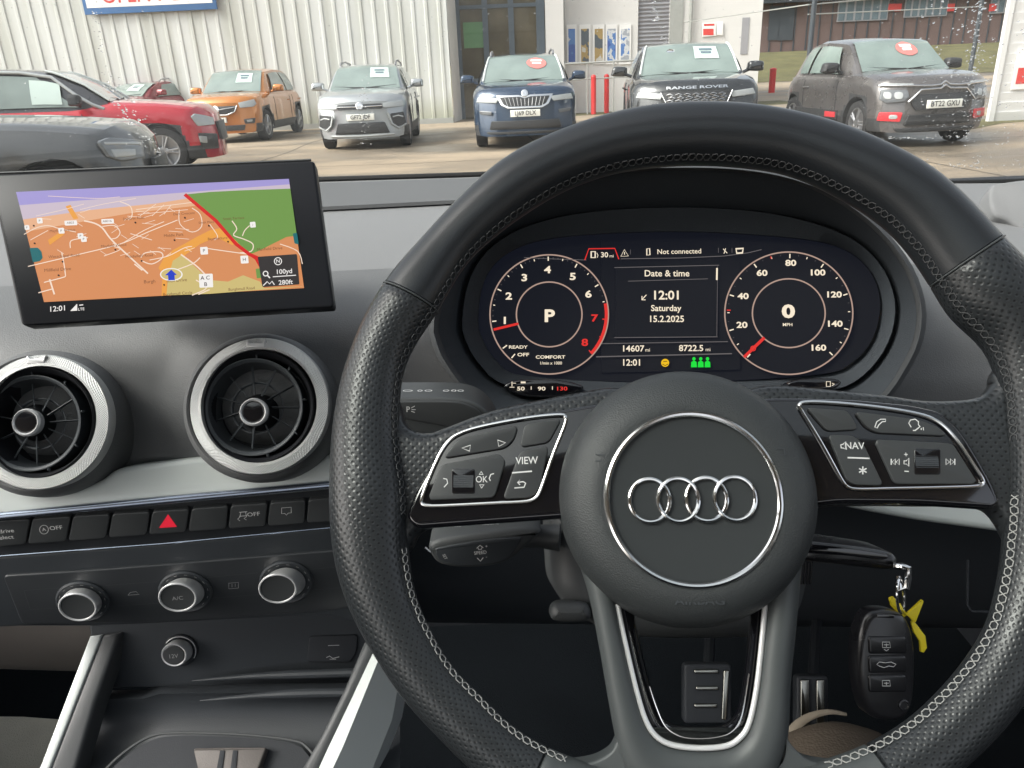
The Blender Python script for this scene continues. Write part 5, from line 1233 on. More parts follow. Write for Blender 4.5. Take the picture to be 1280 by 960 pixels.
for i, (pa, pb_) in enumerate(((708, 721), (724, 738), (741, 755), (757, 771), (774, 788))):
    a, c = at_y(pa, 31, YH), at_y(pb_, 80, YH); b = B(); b.box((a.x, YH - .05, c.z), (c.x, YH - .004, a.z)); b.mi = 1
    b.box((a.x + .05, YH - .056, c.z + .06), (c.x - .05, YH - .051, a.z - .12))
    lab = ['narrow blue and white poster panel nearest the entrance', 'second wall poster from the entrance, amber toned', 'middle one of the five wall posters', 'fourth wall poster from the entrance, mostly blue', 'wall poster nearest the roller shutter'][i]
    o = link('poster', b, [M['sign_white'], M['poster_blue'] if i in (0, 3, 4) else M['poster_mix']], label=lab, cat='poster', group='posters on the workshop wall')
    if i == 0: POST = o
# signs
sg = thing('fascia_sign', 'white sign with blue border and red capitals high on the ribbed wall', 'sign', at_y(188, 10, YW - .12))
SGP = world_plane(at_y(188, 10, YW - .14), 0, 0)
u0, v0 = SGP.uv(107, 22); u1, v1 = SGP.uv(271, 8); vb = (v0 + v1) / 2
b = B(); b.slab(SGP, [(u0, vb), (u1, vb), (u1, vb + 1.9), (u0, vb + 1.9)], -.05, 0, .01, pxl=False); br = link('border', b, M['sign_blue'], sg)
b = B(); b.slab(SGP, [(u0 + .10, vb + .16), (u1 - .10, vb + .16), (u1 - .10, vb + 1.78), (u0 + .10, vb + 1.78)], 0, .006, 0, pxl=False); b.mi = 1
b.text('OPEN 7 DAYS', SGP, SGP.uv(128, 5)[0], vb + .42, .36, .009, 0, 1.0, .012, align='LEFT', pxl=False); link('sign_face', b, [M['sign_white'], M['sign_red']], br)
SP2 = world_plane(at_y(885, 37, YH - .06), 0, 0)
sg2 = thing('notice_sign', 'small red and white notice on the plain white wall', 'sign', SP2.o)
b = B(); b.slab(SP2, [(878, 29), (895, 28), (895, 45), (878, 46)], -.03, 0, .004); b.mi = 1; b.slab(SP2, [(879, 36), (892, 36), (892, 44), (879, 44)], 0, .004, 0); b.slab(SP2, [(880, 30), (893, 29.5), (893, 32), (880, 32.5)], 0, .004, 0)
b.mi = 0; b.slab(SP2, [(896, 27), (904, 27), (904, 44), (896, 44)], -.03, 0, .004); link('sign_face', b, [M['sign_white'], M['sign_red']], sg2)
# handrail
b = B(); p0, p1 = at_y(706, 80, YH - 1.0), at_y(800, 75, YH - 1.0)
b.tube([p0, p1], .03); b.tube([p0 - Vector((0, 0, .45)), p1 - Vector((0, 0, .45))], .02)
for t in (0, .3, .65, 1): q = p0.lerp(p1, t); b.tube([q, Vector((q.x, q.y, 0))], .025)
link('handrail', b, M['pipe'], label='grey tubular handrail in front of the posters', cat='handrail')
# posts and bollards
def post(px_, pyb, h, r, m, nm, lab, cat_, grp=None, y=None, kind=0):
    g = at_z(px_, pyb) if y is None else Vector((X(px_, y, 70), y, 0))
    t = thing(nm, lab, cat_, g, grp); b = B()
    b.tube([g, g + Vector((0, 0, h))], r, seg=14); sft = link('shaft', b, m, t)
    b = B(); 
    if kind: b.lathe(Pl(g + Vector((0, 0, h)), Vector((1, 0, 0)), Vector((0, 1, 0))), (0, 0), [(r * 1.08, -.02), (r * 1.08, .01), (r * .8, .05), (r * .2, .07)], seg=14, pxl=False); link('cap', b, M['sign_white'] if kind == 2 else m, t)
    else: b.box((g.x - r * 1.3, g.y - r * 1.3, h), (g.x + r * 1.3, g.y + r * 1.3, h + .03)); link('cap', b, m, t)
    return t
post(742, 143, 1.05, .075, M['red_paint'], 'bollard', 'solid red bollard right of the blue car, nearer of the pair', 'bollard', 'red bollards', kind=1)
post(758.5, 137, 1.05, .075, M['red_paint'], 'bollard', 'faded red bollard standing behind the nearer red one', 'bollard', 'red bollards', kind=1, y=25.0)
post(968, 87, .95, .14, M['red_paint'], 'bollard', 'lone red bollard by the corner of the white wall', 'bollard', 'red bollards', y=36, kind=1)
fp = thing('gate_post', 'thin dark gate post with a slanting arm against the ribbed wall', 'post', at_z(552, 152)); g = at_z(552, 152)
b = B(); b.tube([g, g + Vector((0, 0, 2.9))], .045, seg=8); link('shaft', b, M['frame_dark'], fp)
b = B(); b.tube([g + Vector((0, 0, 2.1)), g + Vector((.8, 1.2, 1.5))], .03, seg=6); link('arm', b, M['frame_dark'], fp)
post(1003, 160, 3.9, .05, M['frame_dark'], 'fence_post', 'tall thin dark post beside the grey hatchback', 'post', 'tall dark fence posts')
post(1216, 100, 4.5, .06, M['frame_dark'], 'fence_post', 'tall dark post seen through the heavy rain streaks', 'post', 'tall dark fence posts', y=24)
b = B(); 
pA, pB = at_y(855, 28, YH - .3), at_y(1010, 6, at_z(1003, 160).y)
b.tube([pA, pB], .012, seg=5); b.tube([pB, at_y(1230, -14, 24)], .012, seg=5); b.tube([at_y(1010, 18, at_z(1003, 160).y), at_y(1230, 8, 24)], .012, seg=5); link('cable', b, M['pipe'], label='thin wire strung from the white wall to the tall posts', cat='wire')
# brick building behind
YB = 62
bb = thing('brick_building', 'low brown brick building with white roof edge above the grass bank', 'building', (X(1100, YB), YB, 1.9))
xa, xb = X(930, YB), X(1600, YB)
def zz(px_, py): return at_y(px_, py, YB).z
b = B(); b.box((xa, YB, 1.2), (xb, YB + 12, zz(1000, 3))); link('brick_wall', b, M['brick'], bb)
b = B(); z0 = zz(1000, 3); b.box((xa - 1, YB - .8, z0), (xb, YB + 12.5, z0 + 1.0)); b.mi = 1; b.box((xa - 1, YB - .9, z0 + .35), (xb, YB - .81, z0 + 1.1)); link('roof_edge', b, [M['frame_dark'], M['sign_white']], bb)
b = B(); x = xa
while x < xb: b.box((x, YB - .06, 1.4), (x + .08, YB - .01, z0)); x += .9
link('panel_joints', b, M['frame_dark'], bb)
for pa, pb_, y0, y1 in ((1048, 1108, -1, 25), (1132, 1182, -6, 20), (1240, 1290, -10, 15)):
    a, c = at_y(pa, y0, YB), at_y(pb_, y1, YB); wn_ = B(); wn_.box((a.x, YB - .12, c.z), (c.x, YB - .07, a.z)); f = link('window', wn_, M['shutter'], bb)
    n_ = 6; 
    for k in range(n_):
        wv = B(); w_ = (c.x - a.x) / n_; wv.box((a.x + k * w_ + .08, YB - .15, c.z + .08), (a.x + (k + 1) * w_ - .08, YB - .125, a.z - .08)); link('pane', wv, M['pane'], f)
for pa, pb_ in ((962, 972), (975, 990)):
    a, c = at_y(pa, 8, YB), at_y(pb_, 50, YB); b = B(); b.box((a.x, YB - .1, c.z), (c.x, YB - .065, a.z)); link('door', b, M['frame_dark'], bb)
b = B()
for pa in (1110, 1118, 1184, 1236): a = at_y(pa, 5, YB); c = at_y(pa + 7, 14, YB); b.box((a.x, YB - .16, min(a.z, c.z)), (c.x, YB - .1, max(a.z, c.z)))
link('red_panel', b, M['sign_red'], bb)
# white boarded building at the right edge
YC = at_z(1236, 152).y
cb = thing('boarded_building', 'bright white building faced with horizontal boards at the photo edge', 'building', (at_z(1236, 152).x, YC, 0))
b = B(); prof = []; z = 0
while z < 6: prof += [(z, 0), (z + .17, -.022), (z + .172, 0)]; z += .175
xc = at_z(1236, 152).x
b.loft([[Vector((x, YC + d, z_)) for x in (xc, xc + 9)] for z_, d in prof], closed=False); link('boarded_wall', b, M['clapboard'], cb, ang=10, fix=False)
b = B(); b.box((xc - .04, YC - .05, 0), (xc + .06, YC + .05, 6)); b.loft([[(xc, YC + .05, z), (xc + 5, YC + 7, z)] for z in (0, 6)], closed=False); link('corner_trim', b, M['clapboard'], cb)
b = B(); a, c = at_y(1273, 60, YC - .03), at_y(1310, 110, YC - .03); b.box((a.x, YC - .05, c.z), (c.x, YC - .026, a.z)); b.mi = 1; b.box((a.x + .06, YC - .056, c.z + .1), (c.x - .06, YC - .051, a.z - .35)); link('wall_sign', b, [M['sign_white'], M['sign_red']], cb)

# ================================================================ cars
def paint(nm, col, rough=.28, metal=.35): return mat(nm, col, rough, metal=metal, coat=1.0, var=.03, coatr=.04)
def car(name, label, pos, heading, P, paintm, plate=None, group='cars parked on the forecourt', roofm=None, det=None):
    Wd, Ln, H = P['W'] / 2, P['L'], P['H']; zh, zw, belt = P.get('zh', .92), P.get('zw', 1.03), P.get('belt', 1.0)
    hl = P.get('hl', 1.15); y2, y3, y4 = P.get('y2', 1.95), P.get('y3', 3.5), P.get('y4', Ln - .12)
    wr_, fa, ra = P.get('wr', .34), P.get('fa', .86), P.get('ra', .86 + P.get('wb', 2.6))
    zb = P.get('zb', .22); arch = wr_ + .055; nose = P.get('nose', .30); rake = P.get('rake', .28)
    root_ = thing(name, label, 'car', pos, group, rz=R(heading))
    def warp(p, body=True):
        x, y, z = p; f = max(0, 1 - max(0, y) / .75) ** 2; g = max(0, 1 - max(0, Ln - y) / .6) ** 2
        q = abs(x / Wd) ** 2.6
        y2_ = y + nose * q * f + rake * max(0, z - .68) * f + .10 * max(0, .38 - z) * f
        y2_ -= .22 * q * g + .25 * max(0, z - .75) * g
        return Vector((x, y2_, z))
    def fin(b, nm, m, parent, cut=True, ang=40, lab=None):
        if cut:
            for k in range(-9, 10):
                geom = b.bm.verts[:] + b.bm.edges[:] + b.bm.faces[:]
                bmesh.ops.bisect_plane(b.bm, geom=geom, plane_co=(k * .1, 0, 0), plane_no=(1, 0, 0), dist=1e-5)
        for v in b.bm.verts: v.co = warp(v.co)
        return link(nm, b, m, parent, local=True, ang=ang, label=lab)
    ztop = lambda y: interp(y, [(0, zh - .13), (.05, zh - .05), (.14, zh), (hl * .6, zh + (zw - zh) * .7), (hl, zw), (hl + .5, belt), (Ln - .45, belt + .02), (Ln - .1, belt - .03), (Ln, belt - .12)])
    wid = lambda y: Wd * interp(y, [(0, .90), (.08, .95), (.3, .985), (.7, 1), (Ln - .5, 1), (Ln - .1, .96), (Ln, .90)])
    ys = sorted(set([0, .02, .05, .09, .14, .22, .3, .38] + [fa + arch * math.cos(math.pi * k / 12) for k in range(13)] + [ra + arch * math.cos(math.pi * k / 12) for k in range(13)] + [hl + .2 * k for k in range(-3, 4)] + [fa + arch + .1, (fa + ra) / 2, ra - arch - .1, Ln - .3, Ln - .15, Ln - .06, Ln]))
    ys = [y for y in ys if 0 <= y <= Ln]
    b = B(); rings = []
    for y in ys:
        zt, w = ztop(y), wid(y); za = zb
        for ax in (fa, ra):
            if abs(y - ax) < arch: za = max(za, wr_ + math.sqrt(max(0, arch ** 2 - (y - ax) ** 2)))
        sh2 = zt - .17
        half = [(0, zt + .025), (.35, zt + .023), (.66, zt + .012), (.84, zt - .008), (.93, zt - .045), (.978, zt - .11), (.995, sh2), (1.0, sh2 - .12), (.995, .58), (1.0, .50), (1.0, .42), (.99, zb + .10), (.965, zb + .02), (.85, zb), (0, zb)]
        pr = [(w * a, max(z_, za) if k >= 7 else z_) for k, (a, z_) in enumerate(half)]
        rings.append([Vector((x, y, z_)) for x, z_ in pr] + [Vector((-x, y, z_)) for x, z_ in pr[-2:0:-1]])
    nn = len(rings[0])
    def mi_(i, j):
        ym = (ys[i] + ys[min(i + 1, len(ys) - 1)]) / 2; jj = j if j < 14 else nn - 1 - j
        if jj >= 10: return 1
        if P.get('arch_clad_shade', True):  # dark arch ring: plastic cladding; on the graphite car it imitates shadow
            for ax in (fa, ra):
                zc = [wid(ym), .5][1]; zmid = (rings[i][j].z + rings[i][(j + 1) % nn].z) / 2
                if jj >= 7 and math.hypot(ym - ax, zmid - wr_) < arch + .06: return 1
        return 0
    b.loft(rings, cap0=True, cap1=True, mis=mi_)
    b.mi = 0
    body = fin(b, 'body', [paintm, M['black_trim']], root_, ang=28)
    # cabin
    rf = lambda y: interp(y, [(hl - .02, zw - .02), (hl + .35, zw + (H - zw) * .50), (y2 - .18, H - .085), (y2, H - .045), (y2 + .5, H - .005), ((y2 + y3) / 2 + .3, H), (y3, H - .05), (y4 - .25, belt + .35), (y4, belt)])
    wtp = lambda y: interp(y, [(hl, Wd * .86), (y2, Wd * .70), (y3, Wd * .68), (y4, Wd * .72)])
    wbt = lambda y: interp(y, [(hl, Wd * .90), (hl + .4, Wd * .93), (y3, Wd * .93), (y4, Wd * .84)])
    cy = [hl - .02, hl + .15, hl + .35, y2 - .3, y2 - .18, y2, y2 + .25, y2 + .6, (y2 + y3) / 2, y3 - .3, y3, y3 + .2, y4 - .25, y4]
    cy = sorted(set(cy)); b = B(); rings = []
    for y in cy:
        t, w1, w2 = rf(y), wtp(y), wbt(y); zb_ = belt - .06
        hl_ = [(0, t), (w1 * .5, t - .006), (w1 * .85, t - .022), (w1, t - .055), (w1 + (w2 - w1) * .5, (t - .055 + zb_) / 2 + .02), (w2, zb_)]
        hl_ = [(x, max(z_, zb_)) for x, z_ in hl_]
        rings.append([Vector((x, y, z_)) for x, z_ in hl_] + [Vector((-x, y, z_)) for x, z_ in hl_[-1:0:-1]])
    b.loft(rings, cap0=True, cap1=True)
    for v in b.bm.verts: v.co = Vector(v.co)
    link('roof', b, roofm or paintm, root_, local=True, ang=40)
    # glass: windscreen on the cabin surface
    def top(x, y, o): w1 = wtp(y); return Vector((x, y, rf(y) - .022 * (abs(x) / w1 / .85) ** 2 + o)) + Vector((0, -o * .8, 0))
    def topgrid(b, y0, y1, f0, f1, o, n=10, nx=8):
        rr = []
        for i in range(n + 1):
            y = y0 + (y1 - y0) * i / n; f0_ = f0 + (f1 - f0) * i / n
            rr.append([top(wtp(y) * f0_ * (2 * k / nx - 1), y, o) for k in range(nx + 1)])
        b.loft(rr, closed=False)
    b = B(); topgrid(b, hl + .03, y2 - .05, .93, .92, .014); wsn = link('windscreen', b, M['car_glass'], root_, local=True, ang=60)
    if det and det.get('bright'):
        for s in (1, -1):
            b = B(); b.tube([top(s * wtp(y) * .95, y, .02) for y in [hl + .05 + (y2 - hl - .1) * k / 8 for k in range(9)]], .018, seg=6); link('pillar_highlight', b, M['silver_trim'], wsn, local=True)
    def side(s, y, t, o):
        w1, w2 = wtp(y), wbt(y); zt = rf(y) - .055; zb_ = belt - .06
        return Vector((s * (w2 + (w1 - w2) * t + o + .035 * math.sin(math.pi * t)), y, zb_ + (max(zt, zb_ + .02) - zb_) * t + .02))
    for s in (1, -1):
        for ya, yb, yc, yd in ((hl + .45, y2 + .05, y2 + .75, y2 + .82), (y2 + .90, y2 + .83, y3 - .05, min(y4 - .5, y3 + .35))):
            b = B(); rr = []
            for i in range(7):
                t = .12 + .76 * i / 6; a_ = ya + (yb - ya) * (i / 6); c_ = yd + (yc - yd) * (i / 6)
                rr.append([side(s, a_ + (c_ - a_) * k / 6, t, .012) for k in range(7)])
            b.loft(rr, closed=False); link('side_window', b, M['car_glass'], root_, local=True, ang=60)
        # mirror, wheels
        b = B(); my = hl + .42; b.tube([(s * Wd * .93, my, belt + .02), (s * (Wd + .06), my, belt + .07)], .025, seg=8)
        MP = Pl(Vector((s * (Wd + .13), my, belt + .10)), Vector((1, 0, 0)), Vector((0, 0, 1)))
        b.slab(MP, catmull([(-.12, -.06), (.10, -.07), (.12, .0), (.10, .07), (-.09, .08), (-.13, .0)], 4), -.07, .07, .05, pxl=False, back=True)
        link('mirror', b, det.get('mirror', paintm) if det else paintm, root_, local=True)
        for ax in (fa, ra):
            WP = Pl(Vector((s * (Wd - .02), ax, wr_)), Vector((0, s, 0)), Vector((0, 0, 1)))
            if WP.n.x * s < 0: WP = Pl(WP.o, -WP.u, WP.v)
            b = B(); b.lathe(WP, (0, 0), [(wr_ * .66, -.2), (wr_ * .95, -.2), (wr_, -.16), (wr_, -.05), (wr_ * .95, -.01), (wr_ * .80, .0), (wr_ * .68, -.01), (wr_ * .66, -.04)], seg=36, cap=False, pxl=False)
            wl_ = link('wheel', b, M['tyre'], root_, local=True)
            b = B(); b.lathe(WP, (0, 0), [(wr_ * .67, -.03), (wr_ * .67, -.008), (wr_ * .62, -.012), (wr_ * .60, -.10), (.05, -.12)], seg=36, pxl=False)
            for k in range(5):
                for e in (-.16, .16):
                    a = 2 * math.pi * k / 5 + e; a2 = 2 * math.pi * k / 5 + e * .8
                    b.tube([WP.pt(.05 * math.cos(a), .05 * math.sin(a), -.015), WP.pt(wr_ * .63 * math.cos(a2), wr_ * .63 * math.sin(a2), -.022)], .016, seg=6)
            b.lathe(WP, (0, 0), [(.07, -.03), (.065, -.008), (.03, -.004)], seg=16, pxl=False); link('alloy_rim', b, M['rim_metal'], wl_, local=True)
    prof_ = [(.978, -.11), (.995, -.17), (1.0, -.29)]
    for s in (1, -1):
        for yy, zl in ((hl + .42, .40), (y2 + .87, .40), (ra - arch - .05, .46)):
            b = B(); zt = ztop(yy); w_ = wid(yy)
            b.tube([(s * (w_ * .978 + .001), yy, zt - .10), (s * (w_ * .996 + .001), yy, zt - .18), (s * (w_ + .001), yy, zt - .30), (s * (w_ + .001), yy, .50), (s * (w_ + .001), yy, zl)], .006, seg=5)
            link('door_seam', b, M['black_trim'], body, local=True)
        for yy in (y2 + .68, y2 + 1.62):
            if yy < ra + .2: b = B(); b.tube([(s * (Wd + .006), yy, belt - .20), (s * (Wd + .022), yy + .04, belt - .195), (s * (Wd + .022), yy + .16, belt - .195), (s * (Wd + .006), yy + .20, belt - .20)], .013, seg=6); link('door_handle', b, paintm, body, local=True)
    b = B(); b.box((-Wd + .22, .35, zb + .02), (Wd - .22, Ln - .3, .75)); link('underbody', b, M['soft_black'], root_, local=True)
    FPn = Pl(Vector((0, 0, 0)), Vector((1, 0, 0)), Vector((0, 0, 1)))      # front plane, n = -Y
    def fs(nm, polys, m, o0=-.02, o1=.014, bev=.006, parent=None, mirror=False, lab=None, rnd=.015, extra=None):
        out = []
        for s in ((1, -1) if mirror else (1,)):
            b = B()
            for P_ in polys: b.slab(FPn, round_poly([(s * x, z_) for x, z_ in P_], rnd, 3), o0, o1, bev, pxl=False)
            if extra: extra(b)
            out.append(fin(b, nm, m, parent or body, lab=lab))
        return out
    if plate:
        pz = P.get('pz', .50); pc = P.get('px', 0)
        b = B(); PP2 = Pl(Vector((pc, 0, pz)), Vector((1, 0, 0)), Vector((0, 0, 1))); b.slab(PP2, [(-.26, -.056), (.26, -.056), (.26, .056), (-.26, .056)], -.02, .032, .003, pxl=False)
        b.mi = 1; b.text(plate, PP2, 0, 0, .072, .0335, 0, .92, .015, pxl=False)
        fin(b, 'number_plate', [M['plate_white'], M['plate_ink']], root_, cut=False)
    b = B()
    for s in (1, -1): b.tube([(s * .02, hl - .02, zw + .028), (s * .1, hl - .0, zw + .03), (s * .62, hl + .10, zw + .06)], .008, seg=5)
    link('wiper', b, M['black_trim'], root_, local=True)
    if P.get('rails'):
        for s in (1, -1):
            b = B(); b.tube([(s * wtp(y) * .93, y, rf(y) + z_) for y, z_ in ((y2 + .05, -.01), (y2 + .15, .045), ((y2 + y3) / 2, .05), (y3 - .1, .045), (y3 + .02, .0))], .02, seg=8); link('roof_rail', b, M['rim_metal'], root_, local=True)
    if P.get('card'):
        kind, fx, fy, sx_, sy_ = P['card']; b = B(); rr = []
        for i in range(9):
            t = i / 8; yy = hl + .03 + (y2 - hl - .08) * (fy + sy_ * (t - .5))
            k = math.sqrt(max(0.02, 1 - (2 * t - 1) ** 2)) if kind == 'red' else 1
            rr.append([top(wtp(yy) * (fx + sx_ * k * (q / 6 - .5)), yy, .022) for q in range(7)])
        b.loft(rr, closed=False); cd = link('price_card', b, M['card_red'] if kind == 'red' else M['card_white'], root_, local=True, ang=60)
        b = B(); 
        for i_, (a_, c_) in enumerate(((-.28, .28), (-.22, .22))):
            yy = hl + .03 + (y2 - hl - .08) * (fy + sy_ * (.12 - .26 * i_)); yq = yy + .05
            b.loft([[top(wtp(yy) * (fx + sx_ * (a_ + (c_ - a_) * q / 4)), yy, .026) for q in range(5)], [top(wtp(yq) * (fx + sx_ * (a_ + (c_ - a_) * q / 4)), yq, .026) for q in range(5)]], closed=False)
        link('card_print', b, M['sign_white'] if kind == 'red' else M['pane'], cd, local=True)
    return root_, body, fs, fin, FPn, warp, side, top
G = lambda px, py: at_z(px, py)
def tubef(fin, pts, r, nm, m, parent, closed=False, flat=1.0):
    b = B(); b.tube([Vector((x, -o, z)) for x, z, o in pts], r, seg=8, closed=closed, flat=flat); return fin(b, nm, m, parent, cut=True)

# silver SUV
p = G(455, 188); pt = paint('silver_paint', (.42, .44, .45), .3, .6)
r_, body, fs, fin, FPn, warp, side, top = car('parked_car', 'silver SUV facing the viewer against the ribbed wall', p, 2, dict(W=1.76, L=4.23, H=1.57, zh=.98, zw=1.08, belt=1.05, rails=1, wr=.34, fa=.8, card=('white', .40, .55, .55, .42), pz=.60), pt, 'GF72 JDF')
fs('headlight', [[(.40, .83), (.80, .87), (.82, .76), (.44, .75)]], M['lamp'], mirror=True)
fs('grille', [[(-.44, .83), (.44, .83), (.42, .74), (-.42, .74)]], M['grille'])
tubef(fin, [(-.42, .79, .02), (0, .785, .025), (.42, .79, .02)], .010, 'grille_bar', M['chrome'], body)
b = B(); b.lathe(Pl(Vector((0, -.02, .80)), Vector((1, 0, 0)), Vector((0, 0, 1))), (0, 0), [(.07, -.01), (.07, .008), (.055, .012), (.05, .004)], seg=24, pxl=False); fin(b, 'badge', M['chrome'], body, cut=False)
fs('lower_grille', [[(-.44, .50), (.44, .50), (.52, .30), (-.52, .30)]], M['grille'])
fs('fog_surround', [[(.56, .64), (.80, .66), (.83, .44), (.66, .40), (.54, .50)]], M['grille'], mirror=True)
for s in (1, -1): tubef(fin, [(s * .52, .66, .02), (s * .58, .46, .03), (s * .70, .37, .03), (s * .84, .44, .02)], .018, 'bumper_blade', M['lamp'], body)
for s in (1, -1): tubef(fin, [(s * .60, .58, .02), (s * .70, .60, .02), (s * .79, .57, .02)], .012, 'fog_light', M['lamp'], body)
tubef(fin, [(-.6, .27, .01), (0, .26, .02), (.6, .27, .01)], .02, 'skid_plate', M['lamp'], body)

# dark blue SUV
p = G(658, 186); pt = paint('navy_paint', (.018, .042, .085), .22, .3)
r_, body, fs, fin, FPn, warp, side, top = car('parked_car', 'dark blue SUV with a red price oval in its windscreen, facing the viewer', p, -1, dict(W=1.86, L=4.38, H=1.62, zh=1.0, zw=1.10, belt=1.07, rails=1, wr=.35, card=('red', .36, .52, .52, .42), pz=.60, hl=1.1, y2=1.95), pt, 'LJ69 DLX', det=dict(bright=1))
fs('headlight', [[(.44, .86), (.82, .89), (.86, .80), (.50, .78)]], M['lamp'], mirror=True)
fs('grille_frame', [[(-.50, .90), (-.10, .90), (0, .87), (.10, .90), (.50, .90), (.42, .74), (.30, .68), (-.30, .68), (-.42, .74)]], M['chrome'], o1=.016)
fs('grille', [[(-.44, .87), (-.10, .87), (0, .845), (.10, .87), (.44, .87), (.37, .75), (.28, .71), (-.28, .71), (-.37, .75)]], M['grille'], o1=.022)
for k in range(-5, 6): tubef(fin, [(k * .07, .86 if abs(k) > 1 else .84, .023), (k * .06, .72, .023)], .005, 'grille_bar', M['rim_metal'], body)
b = B(); b.lathe(Pl(Vector((0, -.02, .925)), Vector((1, 0, 0)), Vector((0, 0, 1))), (0, 0), [(.06, -.01), (.06, .008), (.04, .014), (.02, .012)], seg=20, pxl=False); fin(b, 'badge', M['chrome'], body, cut=False)
fs('fog_light', [[(.58, .64), (.82, .66), (.80, .60), (.60, .58)]], M['lamp_dark'], mirror=True)
fs('lower_grille', [[(-.60, .48), (.60, .48), (.64, .34), (-.64, .34)]], M['grille'])
fs('bumper_lip', [[(-.70, .30), (.70, .30), (.66, .26), (-.66, .26)]], M['black_trim'], o1=.03)

# black SUV
p = G(868, 194); pt = paint('black_paint', (.028, .031, .034), .25, .3)
r_, body, fs, fin, FPn, warp, side, top = car('parked_car', 'black SUV with a lattice grille seen just above the steering wheel', p, -7, dict(W=1.92, L=4.37, H=1.64, zh=1.03, zw=1.12, belt=1.10, wr=.37, card=('white', .38, .55, .50, .38), pz=.62, hl=1.15, y2=1.95, y3=3.6), pt, 'GY20 VNC', det=dict(bright=1))
fs('headlight', [[(.48, .88), (.84, .91), (.88, .83), (.52, .80)]], M['lamp'], mirror=True)
fs('grille', [[(-.52, .90), (.52, .90), (.44, .74), (-.44, .74)]], M['grille'], o1=.016)
tubef(fin, [(-.52, .90, .03), (-.44, .74, .03), (.44, .74, .03), (.52, .90, .03)], .012, 'grille_frame', M['chrome'], body)
b = B()
for k in range(7):
    for j in range(3):
        cx, cz = -.39 + k * .125 + (j % 2) * .03, .775 + j * .042
        b.tube([Vector((cx - .05, -.026, cz)), Vector((cx, -.028, cz + .018)), Vector((cx + .05, -.026, cz)), Vector((cx, -.028, cz - .018))], .005, seg=5, closed=True)
fin(b, 'grille_mesh', M['chrome'], body, cut=False)
b = B(); LP3 = Pl(Vector((0, 0, .955)), Vector((1, 0, 0)), Vector((0, 0, 1))); b.text('RANGE ROVER', LP3, 0, 0, .036, .02, 0, 2.6, .02, pxl=False)
for v in b.bm.verts: v.co.y -= .02
fin(b, 'bonnet_lettering', M['chrome'], body, cut=False)
fs('lower_intake', [[(.60, .62), (.86, .66), (.84, .50), (.62, .48)]], M['grille'], mirror=True)
fs('lower_grille', [[(-.48, .50), (.48, .50), (.44, .36), (-.44, .36)]], M['grille'])

# grey hatchback with red inserts
p = G(1170, 184); pt = paint('warm_grey_paint', (.13, .12, .117), .28, .4)
r_, body, fs, fin, FPn, warp, side, top = car('parked_car', 'warm grey hatchback with red foglight surrounds and a red price oval', p, 4, dict(W=1.75, L=3.6, H=1.56, zh=.96, zw=1.05, belt=1.02, wr=.33, fa=.80, wb=2.25, card=('red', .25, .55, .50, .40), pz=.60, px=.02, hl=1.05, y2=1.8, y3=3.0, y4=3.5), pt, 'BT22 GXU', det=dict(mirror=M['black_trim']))
fs('daytime_lamp', [[(.42, .885), (.80, .90), (.82, .86), (.44, .845)]], M['lamp'], mirror=True)
fs('headlight', [[(.50, .80), (.80, .82), (.82, .68), (.74, .63), (.54, .65), (.48, .72)]], M['lamp_dark'], mirror=True)
fs('headlight_lens', [[(.56, .78), (.66, .78), (.66, .68), (.56, .68)], [(.69, .78), (.78, .79), (.78, .69), (.69, .68)]], M['lamp'], o1=.020, mirror=True, rnd=.04)
for s in (1, -1):
    tubef(fin, [(0, .905, .04), (s * .07, .86, .04), (s * .20, .85, .03), (s * .84, .875, .02)], .011, 'chrome_chevron', M['chrome'], body)
    tubef(fin, [(0, .855, .04), (s * .07, .81, .04), (s * .34, .80, .03), (s * .44, .70, .03), (s * .50, .64, .03)], .013, 'chrome_chevron', M['chrome'], body)
fs('grille', [[(-.40, .74), (.40, .74), (.46, .64), (.38, .52), (-.38, .52), (-.46, .64)]], M['grille'])
fs('lower_grille', [[(-.46, .46), (.46, .46), (.50, .32), (-.50, .32)]], M['grille'])
fs('fog_surround', [[(.54, .50), (.80, .51), (.82, .39), (.56, .37)]], M['accent_red'], mirror=True, o1=.018); fs('fog_light', [[(.60, .47), (.70, .47), (.70, .41), (.60, .41)]], M['lamp'], mirror=True, o1=.024, rnd=.03)
fs('bumper_lip', [[(-.62, .28), (.62, .28), (.58, .23), (-.58, .23)]], M['black_trim'], o1=.02)
for s in (1, -1):
    b = B(); SDP = Pl(Vector((s * .875, 2.2, .44)), Vector((0, 1, 0)), Vector((0, 0, 1)))
    b.box((s * .87 - .02, 1.35, .36), (s * .87 + .02, 2.9, .50)); b.mi = 1; b.box((s * .88 - .02, 1.40, .39), (s * .88 + .02, 1.75, .47)); link('side_airbump', b, [M['black_trim'], M['accent_red']], r_, local=True)

# orange SUV
p = G(277, 180); pt = paint('orange_paint', (.52, .19, .035), .25, .35)
r_, body, fs, fin, FPn, warp, side, top = car('parked_car', 'bright orange SUV angled away from the ribbed wall', p, -3, dict(W=1.80, L=4.05, H=1.64, zh=1.0, zw=1.09, belt=1.06, wr=.35, card=('white', .35, .52, .55, .40), pz=.52, px=-.05, hl=1.1, y2=1.9, y3=3.4), pt, 'DV17 MFN')
fs('headlight', [[(.50, .88), (.82, .94), (.86, .84), (.80, .78), (.54, .77)]], M['lamp'], mirror=True)
fs('grille', [[(-.46, .82), (.46, .82), (.42, .70), (.26, .65), (-.26, .65), (-.42, .70)]], M['grille'])
tubef(fin, [(-.48, .82, .02), (-.42, .69, .03), (-.26, .63, .03), (.26, .63, .03), (.42, .69, .03), (.48, .82, .02)], .014, 'grille_frame', M['chrome'], body)
